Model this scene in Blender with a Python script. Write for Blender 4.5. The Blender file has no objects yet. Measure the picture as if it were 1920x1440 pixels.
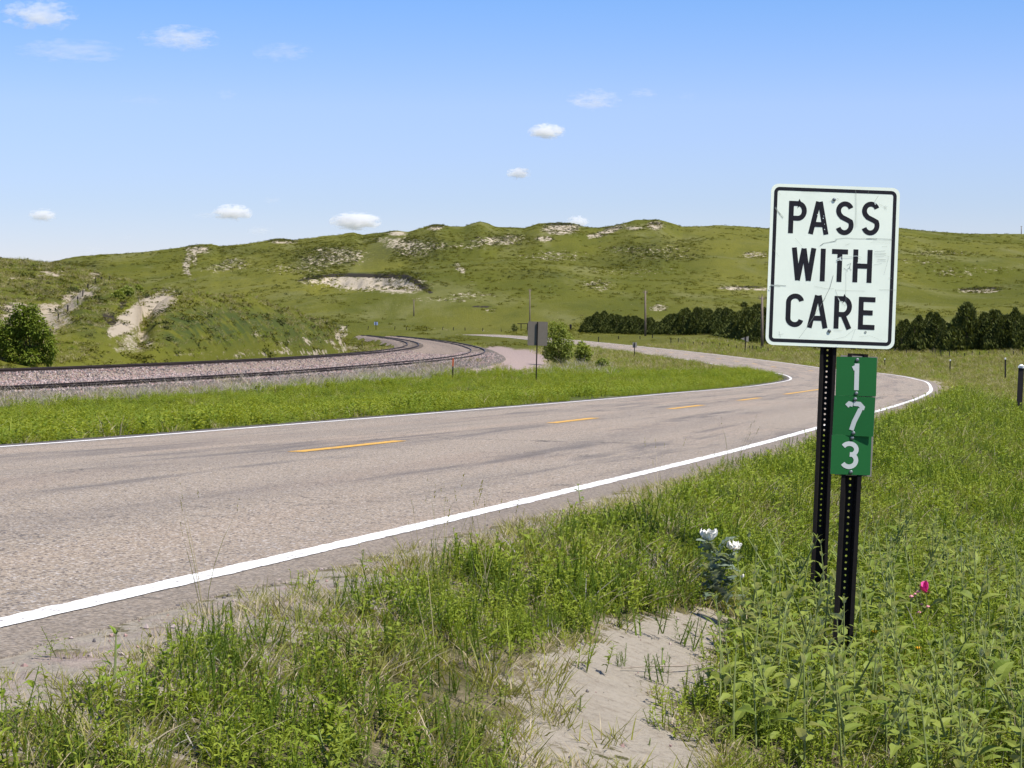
import bpy, math, random
import numpy as np
from mathutils import Vector, Matrix, noise as mnoise

random.seed(7)
RNG = np.random.default_rng(7)
scene = bpy.context.scene
COL = scene.collection

# ------------------------------------------------------------------ camera, light, exposure
F, HY, CZ = 4500.0, 605.0, 1.55          # focal length and horizon row in photo pixels, eye height in metres
cam_data = bpy.data.cameras.new('camera')
cam_data.lens = F / 1920 * 36
cam_data.sensor_width = 36
cam_data.shift_y = -(720 - HY) / 1920
cam_data.clip_start = 0.1
cam_data.clip_end = 20000
cam = bpy.data.objects.new('camera', cam_data)
cam.location = (0, 0, CZ)
cam.rotation_euler = (math.radians(90), 0, 0)
COL.objects.link(cam)
scene.camera = cam

SUN_EL, SUN_AZ = math.radians(57), math.radians(-33)     # azimuth measured from +X towards +Y
sd = bpy.data.lights.new('sun', 'SUN')
sd.energy = 5.0
sd.angle = math.radians(0.55)
sd.color = (1.0, 0.955, 0.88)
sun = bpy.data.objects.new('sun', sd)
tosun = Vector((math.cos(SUN_EL) * math.cos(SUN_AZ), math.cos(SUN_EL) * math.sin(SUN_AZ), math.sin(SUN_EL)))
sun.rotation_euler = tosun.to_track_quat('Z', 'Y').to_euler()
COL.objects.link(sun)

world = bpy.data.worlds.new('World')
scene.world = world
world.use_nodes = True
wn, wl = world.node_tree.nodes, world.node_tree.links
wn.clear()
wo = wn.new('ShaderNodeOutputWorld')
wb = wn.new('ShaderNodeBackground')
ws = wn.new('ShaderNodeTexSky')
ws.sky_type = 'NISHITA'
ws.sun_disc = False
ws.sun_elevation = SUN_EL
ws.sun_rotation = math.radians(90) - SUN_AZ
ws.altitude = 1200
ws.air_density = 1.0
ws.dust_density = 0.4
ws.ozone_density = 2.5
# clear-sky tint by height above the horizon; it stays constant from the top of the frame up to the zenith
wtc = wn.new('ShaderNodeTexCoord')
wsx = wn.new('ShaderNodeSeparateXYZ')
wr = wn.new('ShaderNodeValToRGB')
wl.new(wtc.outputs['Generated'], wsx.inputs[0])
wl.new(wsx.outputs['Z'], wr.inputs[0])
cr = wr.color_ramp
cr.elements[0].position = 0.0
cr.elements[0].color = (0.71, 0.62, 0.74, 1)
cr.elements[1].position = 0.14
cr.elements[1].color = (0.50, 0.67, 0.95, 1)
e_ = cr.elements.new(0.049)
e_.color = (0.64, 0.635, 0.80, 1)
e_ = cr.elements.new(0.09)
e_.color = (0.70, 0.70, 0.92, 1)
wm = wn.new('ShaderNodeMix')
wm.data_type = 'RGBA'
wm.blend_type = 'MULTIPLY'
wm.inputs[0].default_value = 1.0
wl.new(ws.outputs[0], wm.inputs[6])
wl.new(wr.outputs[0], wm.inputs[7])
wl.new(wm.outputs[2], wb.inputs[0])
wb.inputs[1].default_value = 0.118
wl.new(wb.outputs[0], wo.inputs[0])

scene.view_settings.view_transform = 'Standard'
scene.view_settings.look = 'None'
scene.view_settings.gamma = 1.0
scene.view_settings.exposure = 0.52
scene.render.engine = 'CYCLES'
scene.cycles.max_bounces = 6
scene.cycles.diffuse_bounces = 3
scene.cycles.transmission_bounces = 3
scene.cycles.transparent_max_bounces = 4
scene.cycles.volume_bounces = 3

# ------------------------------------------------------------------ helpers
def meta(o, label=None, cat=None, group=None, kind=None):
    if label: o['label'] = label
    if cat: o['category'] = cat
    if group: o['group'] = group
    if kind: o['kind'] = kind
    return o

def link(o, parent=None):
    COL.objects.link(o)
    if parent is not None: o.parent = parent
    return o

def empty(name, loc=(0, 0, 0), rot=(0, 0, 0), **kw):
    o = bpy.data.objects.new(name, None)
    o.empty_display_size = 0.2
    o.location = loc
    o.rotation_euler = rot
    link(o)
    return meta(o, **kw)

def mesh_np(name, V, Fc, mats=None, smooth=False, fm=None):
    V = np.asarray(V, np.float32)
    me = bpy.data.meshes.new(name)
    if isinstance(Fc, np.ndarray):
        n, k = Fc.shape
        me.vertices.add(len(V)); me.vertices.foreach_set('co', V.ravel())
        me.loops.add(n * k); me.loops.foreach_set('vertex_index', Fc.astype(np.int32).ravel())
        me.polygons.add(n); me.polygons.foreach_set('loop_start', np.arange(0, n * k, k, dtype=np.int32))
        me.update(calc_edges=True)
    else:
        me.from_pydata([tuple(map(float, v)) for v in V], [], Fc)
        me.update()
    for m in (mats or []): me.materials.append(m)
    if fm is not None: me.polygons.foreach_set('material_index', np.asarray(fm, np.int32))
    if smooth: me.polygons.foreach_set('use_smooth', np.ones(len(me.polygons), bool))
    return me

def obj(name, me, parent=None, loc=(0, 0, 0), rot=(0, 0, 0), scl=(1, 1, 1), **kw):
    o = bpy.data.objects.new(name, me)
    o.location = loc; o.rotation_euler = rot; o.scale = scl
    link(o, parent)
    return meta(o, **kw)

def attr(me, name, arr, typ='FLOAT'):
    a = me.attributes.new(name, typ, 'POINT')
    a.data.foreach_set('vector' if typ == 'FLOAT_VECTOR' else 'value', np.asarray(arr).ravel())

class MB:
    """collects simple shapes as vertices and faces"""
    def __init__(s): s.v = []; s.f = []; s.m = []
    def add(s, vs, fs, m=0):
        b = len(s.v)
        s.v += [tuple(v) for v in vs]
        s.f += [tuple(i + b for i in f) for f in fs]
        s.m += [m] * len(fs)
    def box(s, c, d, m=0, M=None):
        vs = [Vector((c[0] + sx * d[0] / 2, c[1] + sy * d[1] / 2, c[2] + sz * d[2] / 2)) for sx in (-1, 1) for sy in (-1, 1) for sz in (-1, 1)]
        if M: vs = [M @ v for v in vs]
        s.add(vs, [(0, 1, 3, 2), (4, 6, 7, 5), (0, 4, 5, 1), (2, 3, 7, 6), (0, 2, 6, 4), (1, 5, 7, 3)], m)
    def tube(s, pts, rad, n=6, m=0, cap=True):
        pts = [Vector(p) for p in pts]
        if not hasattr(rad, '__len__'): rad = [rad] * len(pts)
        vs = []; up = None
        for i, p in enumerate(pts):
            d = (pts[min(i + 1, len(pts) - 1)] - pts[max(i - 1, 0)]).normalized()
            a = Vector((1, 0, 0)) if abs(d.x) < .8 else Vector((0, 1, 0))
            u = d.cross(a).normalized() if up is None else (up - d * up.dot(d)).normalized()
            up = u; w = d.cross(u)
            for k in range(n):
                t = 2 * math.pi * k / n
                vs.append(p + (u * math.cos(t) + w * math.sin(t)) * rad[i])
        fs = []
        for i in range(len(pts) - 1):
            for k in range(n):
                k2 = (k + 1) % n
                fs.append((i * n + k, i * n + k2, (i + 1) * n + k2, (i + 1) * n + k))
        if cap:
            fs.append(tuple(range(n))[::-1]); fs.append(tuple((len(pts) - 1) * n + k for k in range(n)))
        s.add(vs, fs, m)
    def mesh(s, name, mats, smooth=False):
        return mesh_np(name, s.v if s.v else np.zeros((0, 3)), s.f, mats, smooth, s.m)

def sst(a, b, x):
    t = np.clip((x - a) / (b - a), 0, 1)
    return t * t * (3 - 2 * t)

def vnoise(x, y, seed=0):
    """value noise on a lattice, smooth, -1..1, vectorised"""
    xi = np.floor(x).astype(np.int64); yi = np.floor(y).astype(np.int64)
    xf = x - xi; yf = y - yi
    u = xf * xf * xf * (xf * (xf * 6 - 15) + 10); v = yf * yf * yf * (yf * (yf * 6 - 15) + 10)
    def h(a, b):
        n = (a * 374761393 + b * 668265263 + seed * 974634777) & 0xFFFFFFFF
        n = ((n ^ (n >> 13)) * 1274126177) & 0xFFFFFFFF
        n = n ^ (n >> 16)
        return (n & 0xFFFF) / 32767.5 - 1
    return (h(xi, yi) * (1 - u) + h(xi + 1, yi) * u) * (1 - v) + (h(xi, yi + 1) * (1 - u) + h(xi + 1, yi + 1) * u) * v

def fbm(x, y, seed=0, o=3):
    r = 0; a = 1; t = 0
    for i in range(o):
        r = r + a * vnoise(x * 2 ** i + 17.3 * i, y * 2 ** i - 9.1 * i, seed + i); t += a; a *= .5
    return r / t

# ------------------------------------------------------------------ alignment of road and railway (plan curves with gentle curvature)
def plan_curve(x0, y0, h0, SK, kap, L, back=0.0):
    s = np.arange(0, L + .5, 1.0)
    k = np.interp(s, SK, kap)
    h = h0 + np.concatenate([[0], np.cumsum((k[1:] + k[:-1]) / 2)])
    x = x0 + np.concatenate([[0], np.cumsum(np.sin((h[1:] + h[:-1]) / 2))])
    y = y0 + np.concatenate([[0], np.cumsum(np.cos((h[1:] + h[:-1]) / 2))])
    if back:
        b = np.arange(-back, 0, 1.0)
        hb = h0 + b * kap[0] * -0.0
        x = np.concatenate([x0 + b * math.sin(h0), x]); y = np.concatenate([y0 + b * math.cos(h0), y])
        h = np.concatenate([np.full(len(b), h0), h]); s = np.concatenate([b, s])
    return s, x, y, h

SKR = np.array([0, 40, 70, 90, 110, 130, 150, 180, 220, 300, 450, 700.])
rs, rx, ry, rh = plan_curve(-6.97599, -0.40282, 0.21912, SKR,
    [0, 0, -.00168, -.00038, -.00025, -.00163, -.00289, -.00249, -.00084, -.00004, -.00014, -.00053], 860, back=40)
RYK = np.array([0, 12, 25, 45, 70, 100, 140, 200, 300, 450, 900.])
RZK = np.array([.864, .55741, .26777, -.07757, -.50376, -1.09568, -1.74931, -2.27525, -1.79398, -1.25231, -1.02684])
def smooth_z(yk, zk):
    yy = np.arange(-60, 1000, 1.0)
    zz = np.interp(yy, yk, zk)
    lo = yy < yk[0]
    zz[lo] = zk[0] + (yy[lo] - yk[0]) * (zk[1] - zk[0]) / (yk[1] - yk[0])
    k = np.hanning(15); k /= k.sum()
    return yy, np.convolve(np.pad(zz, 7, mode='edge'), k, 'valid')
RZY, RZZ = smooth_z(RYK, RZK)
HALF = 3.649
def roadY(Y):
    return np.interp(Y, ry, rx), np.interp(Y, ry, rh), np.interp(Y, RZY, RZZ)

SKT = np.array([0, 40, 80, 110, 140, 170, 200, 240, 300, 380, 480, 600, 800.])
TYK = np.array([60, 90, 120, 160, 220, 300, 450, 750.])
nk = [-0.00146, -0.00146, -0.00146, -0.00123, -0.00109, -0.00091, -0.00062, -0.0004, -0.00033, -0.00018, -0.00009, -0.00008, -0.00008]
fk = [-0.0015, -0.0015, -0.0015, -0.00124, -0.00107, -0.00089, -0.00066, -0.00051, -0.00029, -0.00018, -0.00014, -0.00012, -0.00011]
ns_, nx, ny, nh = plan_curve(-18.96006, 80.10277, 0.21031, SKT, nk, 800, back=75)
fs_, fx, fy, fh = plan_curve(-27.3894, 94.99499, 0.21565, SKT, fk, 800, back=90)
NZY, NZZ = smooth_z(TYK, np.array([-.51469, -.7528, -.92049, -1.03294, -1.27699, -1.44797, -1.46094, -1.42363]))
FZY, FZZ = smooth_z(TYK, np.array([-.21452, -.44262, -.66551, -.84423, -1.0199, -1.15803, -1.27422, -1.36004]))
def nearY(Y): return np.interp(Y, ny, nx), np.interp(Y, ny, nh), np.interp(Y, NZY, NZZ)
def farY(Y): return np.interp(Y, fy, fx), np.interp(Y, fy, fh), np.interp(Y, FZY, FZZ)

RAIL_UP = 0.36          # rail top above the ballast shoulder
def ballast_z(X, Y):
    """height of the ballast surface and a 1..0 mask of where it lies"""
    xn, hn, zn = nearY(Y); xf, hf, zf = farY(Y)
    dn = (X - xn) * np.cos(hn); df = (X - xf) * np.cos(hf)
    t = np.clip((X - xf) / np.maximum(xn - xf, .1), 0, 1)
    z = (zf * (1 - t) + zn * t) - .158
    gap = np.minimum(dn + 1.4, 0) * 0
    mid = (dn < -1.6) & (df > 1.6)
    w = np.clip(np.minimum(-dn - 1.6, df - 1.6) / 1.0, 0, 1) * mid
    z = z - .28 * w
    z = z - .55 * np.clip(dn - 1.7, 0, 9) - .5 * np.clip(-df - 1.7, 0, 9)
    return z, dn, df

# ------------------------------------------------------------------ terrain height
def P(a, pts):
    pts = np.array(pts, float)
    return np.interp(a, pts[:, 0], pts[:, 1])
SKYL = [(-900, 470), (-300, 500), (40, 512), (85, 498), (130, 486), (180, 479), (280, 473), (345, 464), (372, 459), (395, 457), (412, 462), (470, 456), (505, 451), (520, 448), (555, 453), (600, 446), (640, 444), (662, 441), (680, 445), (720, 440), (745, 435), (765, 437), (785, 431), (820, 422), (845, 425), (870, 425), (885, 420), (900, 416), (915, 420), (930, 427), (985, 429), (1010, 421), (1050, 419), (1075, 421), (1090, 425), (1120, 428), (1160, 423), (1190, 415), (1240, 416), (1265, 424), (1280, 429), (1340, 424), (1440, 427), (1690, 429), (1760, 437), (1840, 441), (1920, 443), (2300, 450), (3200, 430)]
_ya = np.arange(45, 300, 1.0)
_fa = 960 + F * (np.interp(_ya, fy, fx) - 4.2) / _ya
_mono = np.argmax(_fa)
FT_A, FT_Y = np.maximum.accumulate(_fa[:_mono]), _ya[:_mono]

def layer(a, Y, Yf, Yc, yc, zf, p=1.0, back=.08):
    zc = CZ + (HY - yc) * Yc / F
    t = (Y - Yf) / (Yc - Yf)
    tc = np.clip(t, 0, 1)
    S = np.where(tc > 0, np.sin(tc ** p * math.pi / 2), 0)
    S = S * .75 + tc ** 1.3 * .25
    z = zf + (zc - zf) * S
    z = np.where(t > 1, zc - (Y - Yc) * back - (np.clip(t - 1, 0, 3) ** 2) * np.abs(zc - zf) * .5, z)
    return np.where(t < 0, -99, z)

def bank_targets(a):
    Yb = P(a, [(900, 520), (1100, 480), (1250, 430), (1350, 400), (1430, 330), (1560, 290), (1690, 262), (1920, 245), (2400, 240)])
    yb = P(a, [(900, 616), (1100, 617), (1250, 620), (1350, 623), (1430, 643), (1560, 651), (1690, 656), (1920, 661), (2400, 664)])
    return Yb, CZ + (HY - yb) * Yb / F

def smax(a, b, k):
    h = np.clip(.5 + .5 * (b - a) / k, 0, 1)
    return a * (1 - h) + b * h + k * h * (1 - h)

def terrain(X, Y, detail=True):
    X = np.asarray(X, float); Y = np.asarray(Y, float)
    Ys = np.maximum(Y, 4)
    a = 960 + F * X / Ys
    xr, hr, zr = roadY(Y)
    d = (X - xr) * np.cos(hr)
    e = np.abs(d) - HALF - .5
    # right-hand verge: a short slope down from the pavement, then nearly level
    drop_r = P(Ys, [(0, .62), (9, .66), (14, .58), (30, .42), (60, .45), (120, .55), (200, .35), (400, .3)])
    zrt = zr - .035 - drop_r * sst(0.0, 2.6, e)
    Yb, zb = bank_targets(a)
    far = sst(10, 34, d) * sst(60, 130, Ys)
    tt = np.clip((Ys - 95) / np.maximum(Yb - 95, 1), 0, 1)
    zbase = -1.35 * (1 - tt) + zb * tt - .45 * np.sin(tt * math.pi)
    zbase = np.where(Ys > Yb, zb - .3 * sst(0, 160, Ys - Yb) * (zb > -.5), zbase)
    zright = zrt * (1 - far) + np.where(Ys > 95, zbase, zrt) * far
    cut = sst(2, 16, d) * sst(240, 330, Ys) * (1 - far)
    zright = zright * (1 - cut) + (zrt * .4 + zb * .6) * cut
    # left-hand side: ditch between road and railway
    bz, dn, df = ballast_z(X, Y)
    w = np.clip((-d - HALF - .5) / np.maximum((xr - HALF - .5) - (np.interp(Y, ny, nx) + 2.9), .5), 0, 1)
    zt = np.interp(Y, NZY, NZZ) + P(Ys, [(60, -.36), (120, -.42), (180, -.74), (400, -.78)])
    zleft = (zr - .035) * (1 - w) + zt * w - .33 * np.sin(np.clip(w, 0, 1) * math.pi) * sst(0, 2, e)
    z = np.where(d > 0, zright, zleft)
    # under and beside the ballast bed
    zfar_side = np.interp(Y, FZY, FZZ) - RAIL_UP - .75
    inb = (dn < 2.9) & (Ys > 20)
    zb2 = np.minimum(bz - .25, 50)
    zb2 = np.where(dn > 1.7, np.maximum(bz - .06, zt - .02), zb2)
    zb2 = np.where(df < -1.7, np.maximum(bz - .06, zfar_side), zb2)
    z = np.where(inb, zb2, z)
    # road formation (kept just under the asphalt)
    z = np.where(np.abs(d) < HALF + .55, zr - .045, z)
    z = np.where(np.abs(d) < HALF + .1, zr - .08, z)
    # left hills
    Yf = np.interp(a, FT_A, FT_Y, left=FT_Y[0])
    left_ok = (df < -2.5) & (Ys > 40) & (a < 790)
    zf0 = zfar_side
    def putl(z, lay, k=.5):
        return np.where(left_ok, smax(z, np.where(lay < -50, z - 5, lay), k), z)
    L1 = layer(a, Ys, Yf + 6, Yf + 190, P(a, [(-900, 450), (-300, 478), (0, 492), (40, 494), (66, 497), (90, 499), (140, 507), (185, 515), (230, 532), (270, 556), (300, 580), (340, 606), (400, 640), (520, 680), (600, 760)]), zf0, .8)
    ML = layer(a, Ys, Yf + 3, Yf + 46, P(a, [(-900, 590), (-400, 612), (0, 618), (60, 612), (100, 590), (130, 570), (155, 550), (180, 540), (210, 533), (240, 532), (256, 540), (264, 575), (268, 612), (275, 660)]), zf0, .8, .06)
    G = layer(a, Ys, Yf + 8, Yf + 75, P(a, [(180, 640), (215, 604), (240, 572), (270, 553), (330, 553), (370, 560), (430, 600), (500, 650), (560, 720)]), zf0, 1.0, .02)
    MR = layer(a, Ys, Yf + 1.5, Yf + 30, P(a, [(225, 668), (245, 640), (270, 610), (292, 575), (320, 557), (360, 552), (420, 556), (480, 566), (540, 581), (590, 598), (618, 613), (636, 628), (648, 650), (660, 690)]), zf0, .62, .03)
    ML = ML + np.where(ML > -50, 1, 0) * .5 * fbm(X / 9, Y / 9, 31, 3)
    z = putl(z, L1, 1.0); z = putl(z, G, .4); z = putl(z, ML, .4); z = putl(z, MR, .35)
    # hills far behind
    zflat = -1.25
    yM = P(a, [(-900, 545), (0, 545), (400, 535), (540, 515), (600, 509), (650, 504), (700, 498), (750, 489), (800, 480), (860, 475), (940, 475), (1000, 474), (1060, 479), (1120, 490), (1200, 505), (1400, 520), (1560, 533), (1690, 545), (1800, 535), (1920, 512), (2300, 500), (3000, 505)])
    yL = P(a, [(-900, 598), (400, 600), (560, 600), (700, 594), (900, 586), (1000, 577), (1100, 562), (1200, 557), (1350, 553), (1500, 560), (1920, 572), (2300, 570)])
    H1 = layer(a, Ys, 650, 1500, P(a, SKYL), zflat, 1.25, .2)
    M = layer(a, Ys, 600, 1050, yM, zflat, 1.1, .05)
    Lw = layer(a, Ys, 560, 800, yL, zflat, 1.0, .01)
    hz = smax(smax(np.where(H1 < -50, -9, H1), np.where(M < -50, -9, M), 1.5), np.where(Lw < -50, -9, Lw), 2.0)
    z = smax(z, hz, .6)
    if detail:
        hf = sst(600, 800, Ys)
        crest = 1 - .75 * sst(1250, 1500, Ys)
        z = z + hf * crest * (3.2 * fbm(X / 95, Y / 130, 5, 2) - 1.0 * hf)
        z = z + sst(640, 900, Ys) * (1.0 * fbm(X / 30, Y / 80, 9, 2) + .25 * fbm(X / 7, Y / 24, 12, 2))
        # blowout: a scarp with a scooped floor
        ax = (a - 690) / 112.0
        lip = P(a, [(560, 523), (585, 517), (620, 512), (700, 513), (760, 514), (785, 528), (806, 548)])
        zlip = CZ + (HY - lip) * Ys / F
        inside = (np.abs(ax) < 1.12) & (Ys > 760) & (Ys < 1060)
        depth = 5.0 * sst(1.1, .8, np.abs(ax)) * sst(760, 860, Ys) * sst(0, 2.2, zlip - z)
        z = np.where(inside, z - depth * (.85 + .4 * fbm(X / 6, Y / 10, 44, 2)), z)
        # small relief everywhere off the pavement and tracks
        off = sst(.0, 1.0, e) * np.where(inb, 0, 1)
        z = z + off * (.035 * fbm(X / 1.3, Y / 1.3, 2, 3) + .10 * fbm(X / 9, Y / 9, 3, 2) * sst(12, 40, Ys))
        lm = left_ok * sst(2, 12, Ys - Yf)
        z = z + lm * (.55 * fbm(X / 7, Y / 7, 21, 3) + .22 * np.abs(fbm(X / 2, Y / 2.4, 23, 2)))
    return z

_RY = np.concatenate([np.arange(5, 80, .04), np.arange(80, 300, .15), np.arange(300, 1600, .6)])
def hit(px, py):
    """world point of the ground seen at a photo pixel"""
    X = (px - 960) / F * _RY
    z = terrain(X, _RY)
    ray = CZ + (HY - py) / F * _RY
    i = int(np.argmax(z >= ray))
    return Vector((float(X[i]), float(_RY[i]), float(z[i])))

# ------------------------------------------------------------------ material helpers
class NT:
    def __init__(s, name):
        s.mat = bpy.data.materials.new(name); s.mat.use_nodes = True
        s.t = s.mat.node_tree; s.t.nodes.clear()
        s.out = s.n('ShaderNodeOutputMaterial')
    def n(s, typ, **kw):
        nd = s.t.nodes.new(typ)
        for k, v in kw.items(): setattr(nd, k, v)
        return nd
    def put(s, sock, v):
        if isinstance(v, bpy.types.NodeSocket): s.t.links.new(v, sock)
        elif v is not None: sock.default_value = v
    def noise(s, vec, scale, detail=4, rough=.55, dist=0, color=False):
        nd = s.n('ShaderNodeTexNoise'); s.put(nd.inputs['Vector'], vec)
        nd.inputs['Scale'].default_value = scale; nd.inputs['Detail'].default_value = detail
        nd.inputs['Roughness'].default_value = rough; nd.inputs['Distortion'].default_value = dist
        return nd.outputs['Color' if color else 'Fac']
    def voro(s, vec, scale, out='Color', feature='F1'):
        nd = s.n('ShaderNodeTexVoronoi', feature=feature); s.put(nd.inputs['Vector'], vec)
        nd.inputs['Scale'].default_value = scale
        return nd.outputs[out]
    def math(s, op, a, b=None, c=None, clamp=False):
        nd = s.n('ShaderNodeMath', operation=op, use_clamp=clamp)
        s.put(nd.inputs[0], a)
        if b is not None: s.put(nd.inputs[1], b)
        if c is not None: s.put(nd.inputs[2], c)
        return nd.outputs[0]
    def ramp(s, fac, a, b, va=0., vb=1.):
        nd = s.n('ShaderNodeMapRange', interpolation_type='SMOOTHSTEP')
        s.put(nd.inputs[0], fac)
        for i, v in ((1, a), (2, b), (3, va), (4, vb)): s.put(nd.inputs[i], v)
        return nd.outputs[0]
    def mix(s, fac, a, b, mode='MIX'):
        nd = s.n('ShaderNodeMix', data_type='RGBA', blend_type=mode)
        s.put(nd.inputs[0], fac)
        for i, v in ((6, a), (7, b)):
            if isinstance(v, (tuple, list)): v = (*v[:3], 1)
            s.put(nd.inputs[i], v)
        return nd.outputs[2]
    def attr(s, name, out='Fac', typ='GEOMETRY'):
        return s.n('ShaderNodeAttribute', attribute_name=name, attribute_type=typ).outputs[out]
    def mapping(s, vec, scale, rot=(0, 0, 0)):
        nd = s.n('ShaderNodeMapping'); s.put(nd.inputs[0], vec)
        nd.inputs['Scale'].default_value = scale; nd.inputs['Rotation'].default_value = rot
        return nd.outputs[0]
    def pos(s): return s.n('ShaderNodeNewGeometry').outputs['Position']
    def bump(s, h, dist, strength=1.0):
        nd = s.n('ShaderNodeBump'); s.put(nd.inputs['Height'], h)
        nd.inputs['Distance'].default_value = dist; nd.inputs['Strength'].default_value = strength
        return nd.outputs[0]
    def bsdf(s, col, rough=.8, spec=.3, metal=0., normal=None):
        nd = s.n('ShaderNodeBsdfPrincipled')
        if isinstance(col, (tuple, list)): col = (*col[:3], 1)
        s.put(nd.inputs['Base Color'], col); s.put(nd.inputs['Roughness'], rough)
        s.put(nd.inputs['Specular IOR Level'], spec); s.put(nd.inputs['Metallic'], metal)
        if normal is not None: s.put(nd.inputs['Normal'], normal)
        return nd.outputs[0]
    def done(s, surf):
        s.t.links.new(surf, s.out.inputs['Surface']); return s.mat

def plain(name, col, rough=.7, spec=.3, metal=0., var=.25, scale=8.):
    n = NT(name)
    tc = n.n('ShaderNodeTexCoord').outputs['Object']
    f = n.noise(tc, scale, 5)
    c = n.mix(f, tuple(x * (1 - var) for x in col), tuple(min(1, x * (1 + var)) for x in col))
    return n.done(n.bsdf(c, rough, spec, metal, n.bump(f, .002)))

def leafmat(name, c1, c2, trans=.35, rough=.55, patch=None, tip=None, spec=.12):
    """foliage: diffuse + translucent, colour varies per instance and in patches over the ground"""
    n = NT(name)
    r = n.n('ShaderNodeObjectInfo').outputs['Random']
    p = n.noise(n.pos(), .35, 3)
    f = n.math('ADD', n.math('MULTIPLY', r, .65), n.math('MULTIPLY', n.ramp(p, .3, .7), .35))
    col = n.mix(f, c1, c2)
    if patch:
        col = n.mix(n.ramp(n.noise(n.pos(), .9, 3), .55, .72, 0, .6), col, patch)
    if tip:
        col = n.mix(n.attr('tip'), col, tip)
    b = n.bsdf(col, rough, spec)
    t = n.n('ShaderNodeBsdfTranslucent')
    tc = n.mix(1.0, col, (1.25, 1.2, .55), 'MULTIPLY')
    n.put(t.inputs[0], tc)
    m = n.n('ShaderNodeMixShader'); m.inputs[0].default_value = trans
    n.t.links.new(b, m.inputs[1]); n.t.links.new(t.outputs[0], m.inputs[2])
    return n.done(m.outputs[0])

# ------------------------------------------------------------------ ground and hills
def ground_material():
    n = NT('ground')
    p = n.pos()
    sep = n.n('ShaderNodeSeparateXYZ'); n.put(sep.inputs[0], p)
    dist = sep.outputs['Y']
    # grassland colour
    ph = n.mapping(p, (1, .2, 1))
    g1 = n.noise(ph, .014, 5, .6); g2 = n.noise(ph, .09, 5, .65); g3 = n.noise(ph, .7, 6, .7)
    grass = n.mix(n.ramp(g1, .35, .65), (.084, .090, .009), (.132, .128, .020))
    grass = n.mix(n.ramp(g2, .45, .70, 0, .45), grass, (.060, .072, .012))
    grass = n.mix(n.ramp(n.noise(ph, .045, 5, .6, .6), .50, .70, 0, .8), grass, (.15, .148, .048))
    g4 = n.noise(ph, 1.6, 5, .8)
    grass = n.mix(n.ramp(g3, .35, .75, 0, .35), grass, n.mix(1, grass, (.62, .64, .55), 'MULTIPLY'))
    grass = n.mix(n.ramp(g4, .54, .74, 0, .40), grass, (.185, .165, .070))
    grass = n.mix(n.ramp(n.noise(ph, .9, 4, .8), .62, .74, 0, .35), grass, (.045, .052, .016))
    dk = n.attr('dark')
    grass = n.mix(n.math('MULTIPLY', dk, n.ramp(n.noise(p, .5, 5, .7), .35, .55)), grass, n.mix(n.ramp(dist, 350, 600), (.046, .060, .014), (.055, .060, .018)))  # darker patches; on the mound by the tracks they include painted-in shade
    # litter between the plants close by
    l1 = n.noise(p, 3.0, 6, .65); l2 = n.noise(p, 40, 5, .7)
    near = n.mix(n.ramp(l1, .4, .62), (.20, .165, .10), (.085, .085, .030))
    near = n.mix(n.ramp(l2, .35, .7, 0, .6), near, (.06, .05, .028))
    base = n.mix(n.ramp(dist, 45, 130), near, grass)
    base = n.mix(n.math('MULTIPLY', n.attr('lush'), .8), base, (.070, .105, .012))
    # bare sand
    s1 = n.noise(p, 1.2, 6, .7); s2 = n.noise(p, 24, 6, .65); 
    sand = n.mix(s1, (.25, .215, .165), (.38, .335, .27))
    sand = n.mix(n.ramp(s2, .45, .75, 0, .5), sand, (.17, .13, .09))
    sfar = n.mix(n.ramp(dist, 350, 600), (.33, .275, .20), n.mix(n.noise(p, .3, 4), (.37, .31, .22), (.47, .40, .30)))
    sand = n.mix(n.ramp(dist, 60, 200), sand, sfar)
    sm = n.noise(n.mapping(p, (1, .30, 1)), .55, 7, .78)
    smn = n.noise(p, 5.5, 6, .7)
    smm = n.mix(n.ramp(dist, 60, 260), smn, sm)
    fac = n.ramp(n.math('ADD', n.math('MULTIPLY', n.attr('sand'), 1.25), n.math('MULTIPLY', n.math('SUBTRACT', smm, .5), 3.4)), .50, .66)
    col = n.mix(fac, base, sand)
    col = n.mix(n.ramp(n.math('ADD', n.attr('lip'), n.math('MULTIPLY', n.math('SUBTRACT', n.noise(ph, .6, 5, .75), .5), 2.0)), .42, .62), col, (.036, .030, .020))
    # pink crushed stone
    pk = n.mix(n.noise(p, 9, 6, .8), (.19, .145, .125), (.42, .325, .285))
    facp = n.ramp(n.math('ADD', n.attr('pink'), n.math('MULTIPLY', n.math('SUBTRACT', n.noise(p, 1.6, 5, .7), .5), .9)), .40, .62)
    col = n.mix(facp, col, pk)
    hb = n.mix(n.ramp(dist, 60, 400), n.math('MULTIPLY', n.math('ADD', n.noise(p, 22, 7, .7), n.math('ADD', n.math('MULTIPLY', n.noise(p, 120, 3), .35), n.math('MULTIPLY', n.noise(p, 6.5, 5, .6), 2.6))), .022), n.math('MULTIPLY', n.noise(n.mapping(p, (1, .35, 1)), 1.1, 6, .75), .5))
    nb = n.n('ShaderNodeBump'); n.put(nb.inputs['Height'], hb); nb.inputs['Distance'].default_value = 1.0; nb.inputs['Strength'].default_value = .9
    return n.done(n.bsdf(col, .95, .08, 0, nb.outputs[0]))
M_GROUND = ground_material()

def blob(a, y, lst):
    r = np.zeros_like(a)
    for cx, cy, w, h, s, *rot in lst:
        t = math.radians(rot[0]) if rot else 0
        dx = a - cx; dy = y - cy
        u = (dx * math.cos(t) + dy * math.sin(t)) / w; v = (-dx * math.sin(t) + dy * math.cos(t)) / h
        q = np.sqrt(u * u + v * v); r = np.maximum(r, s * np.clip((1.5 - q) / .9, 0, 1))
    return np.clip(r, 0, 1)

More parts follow.
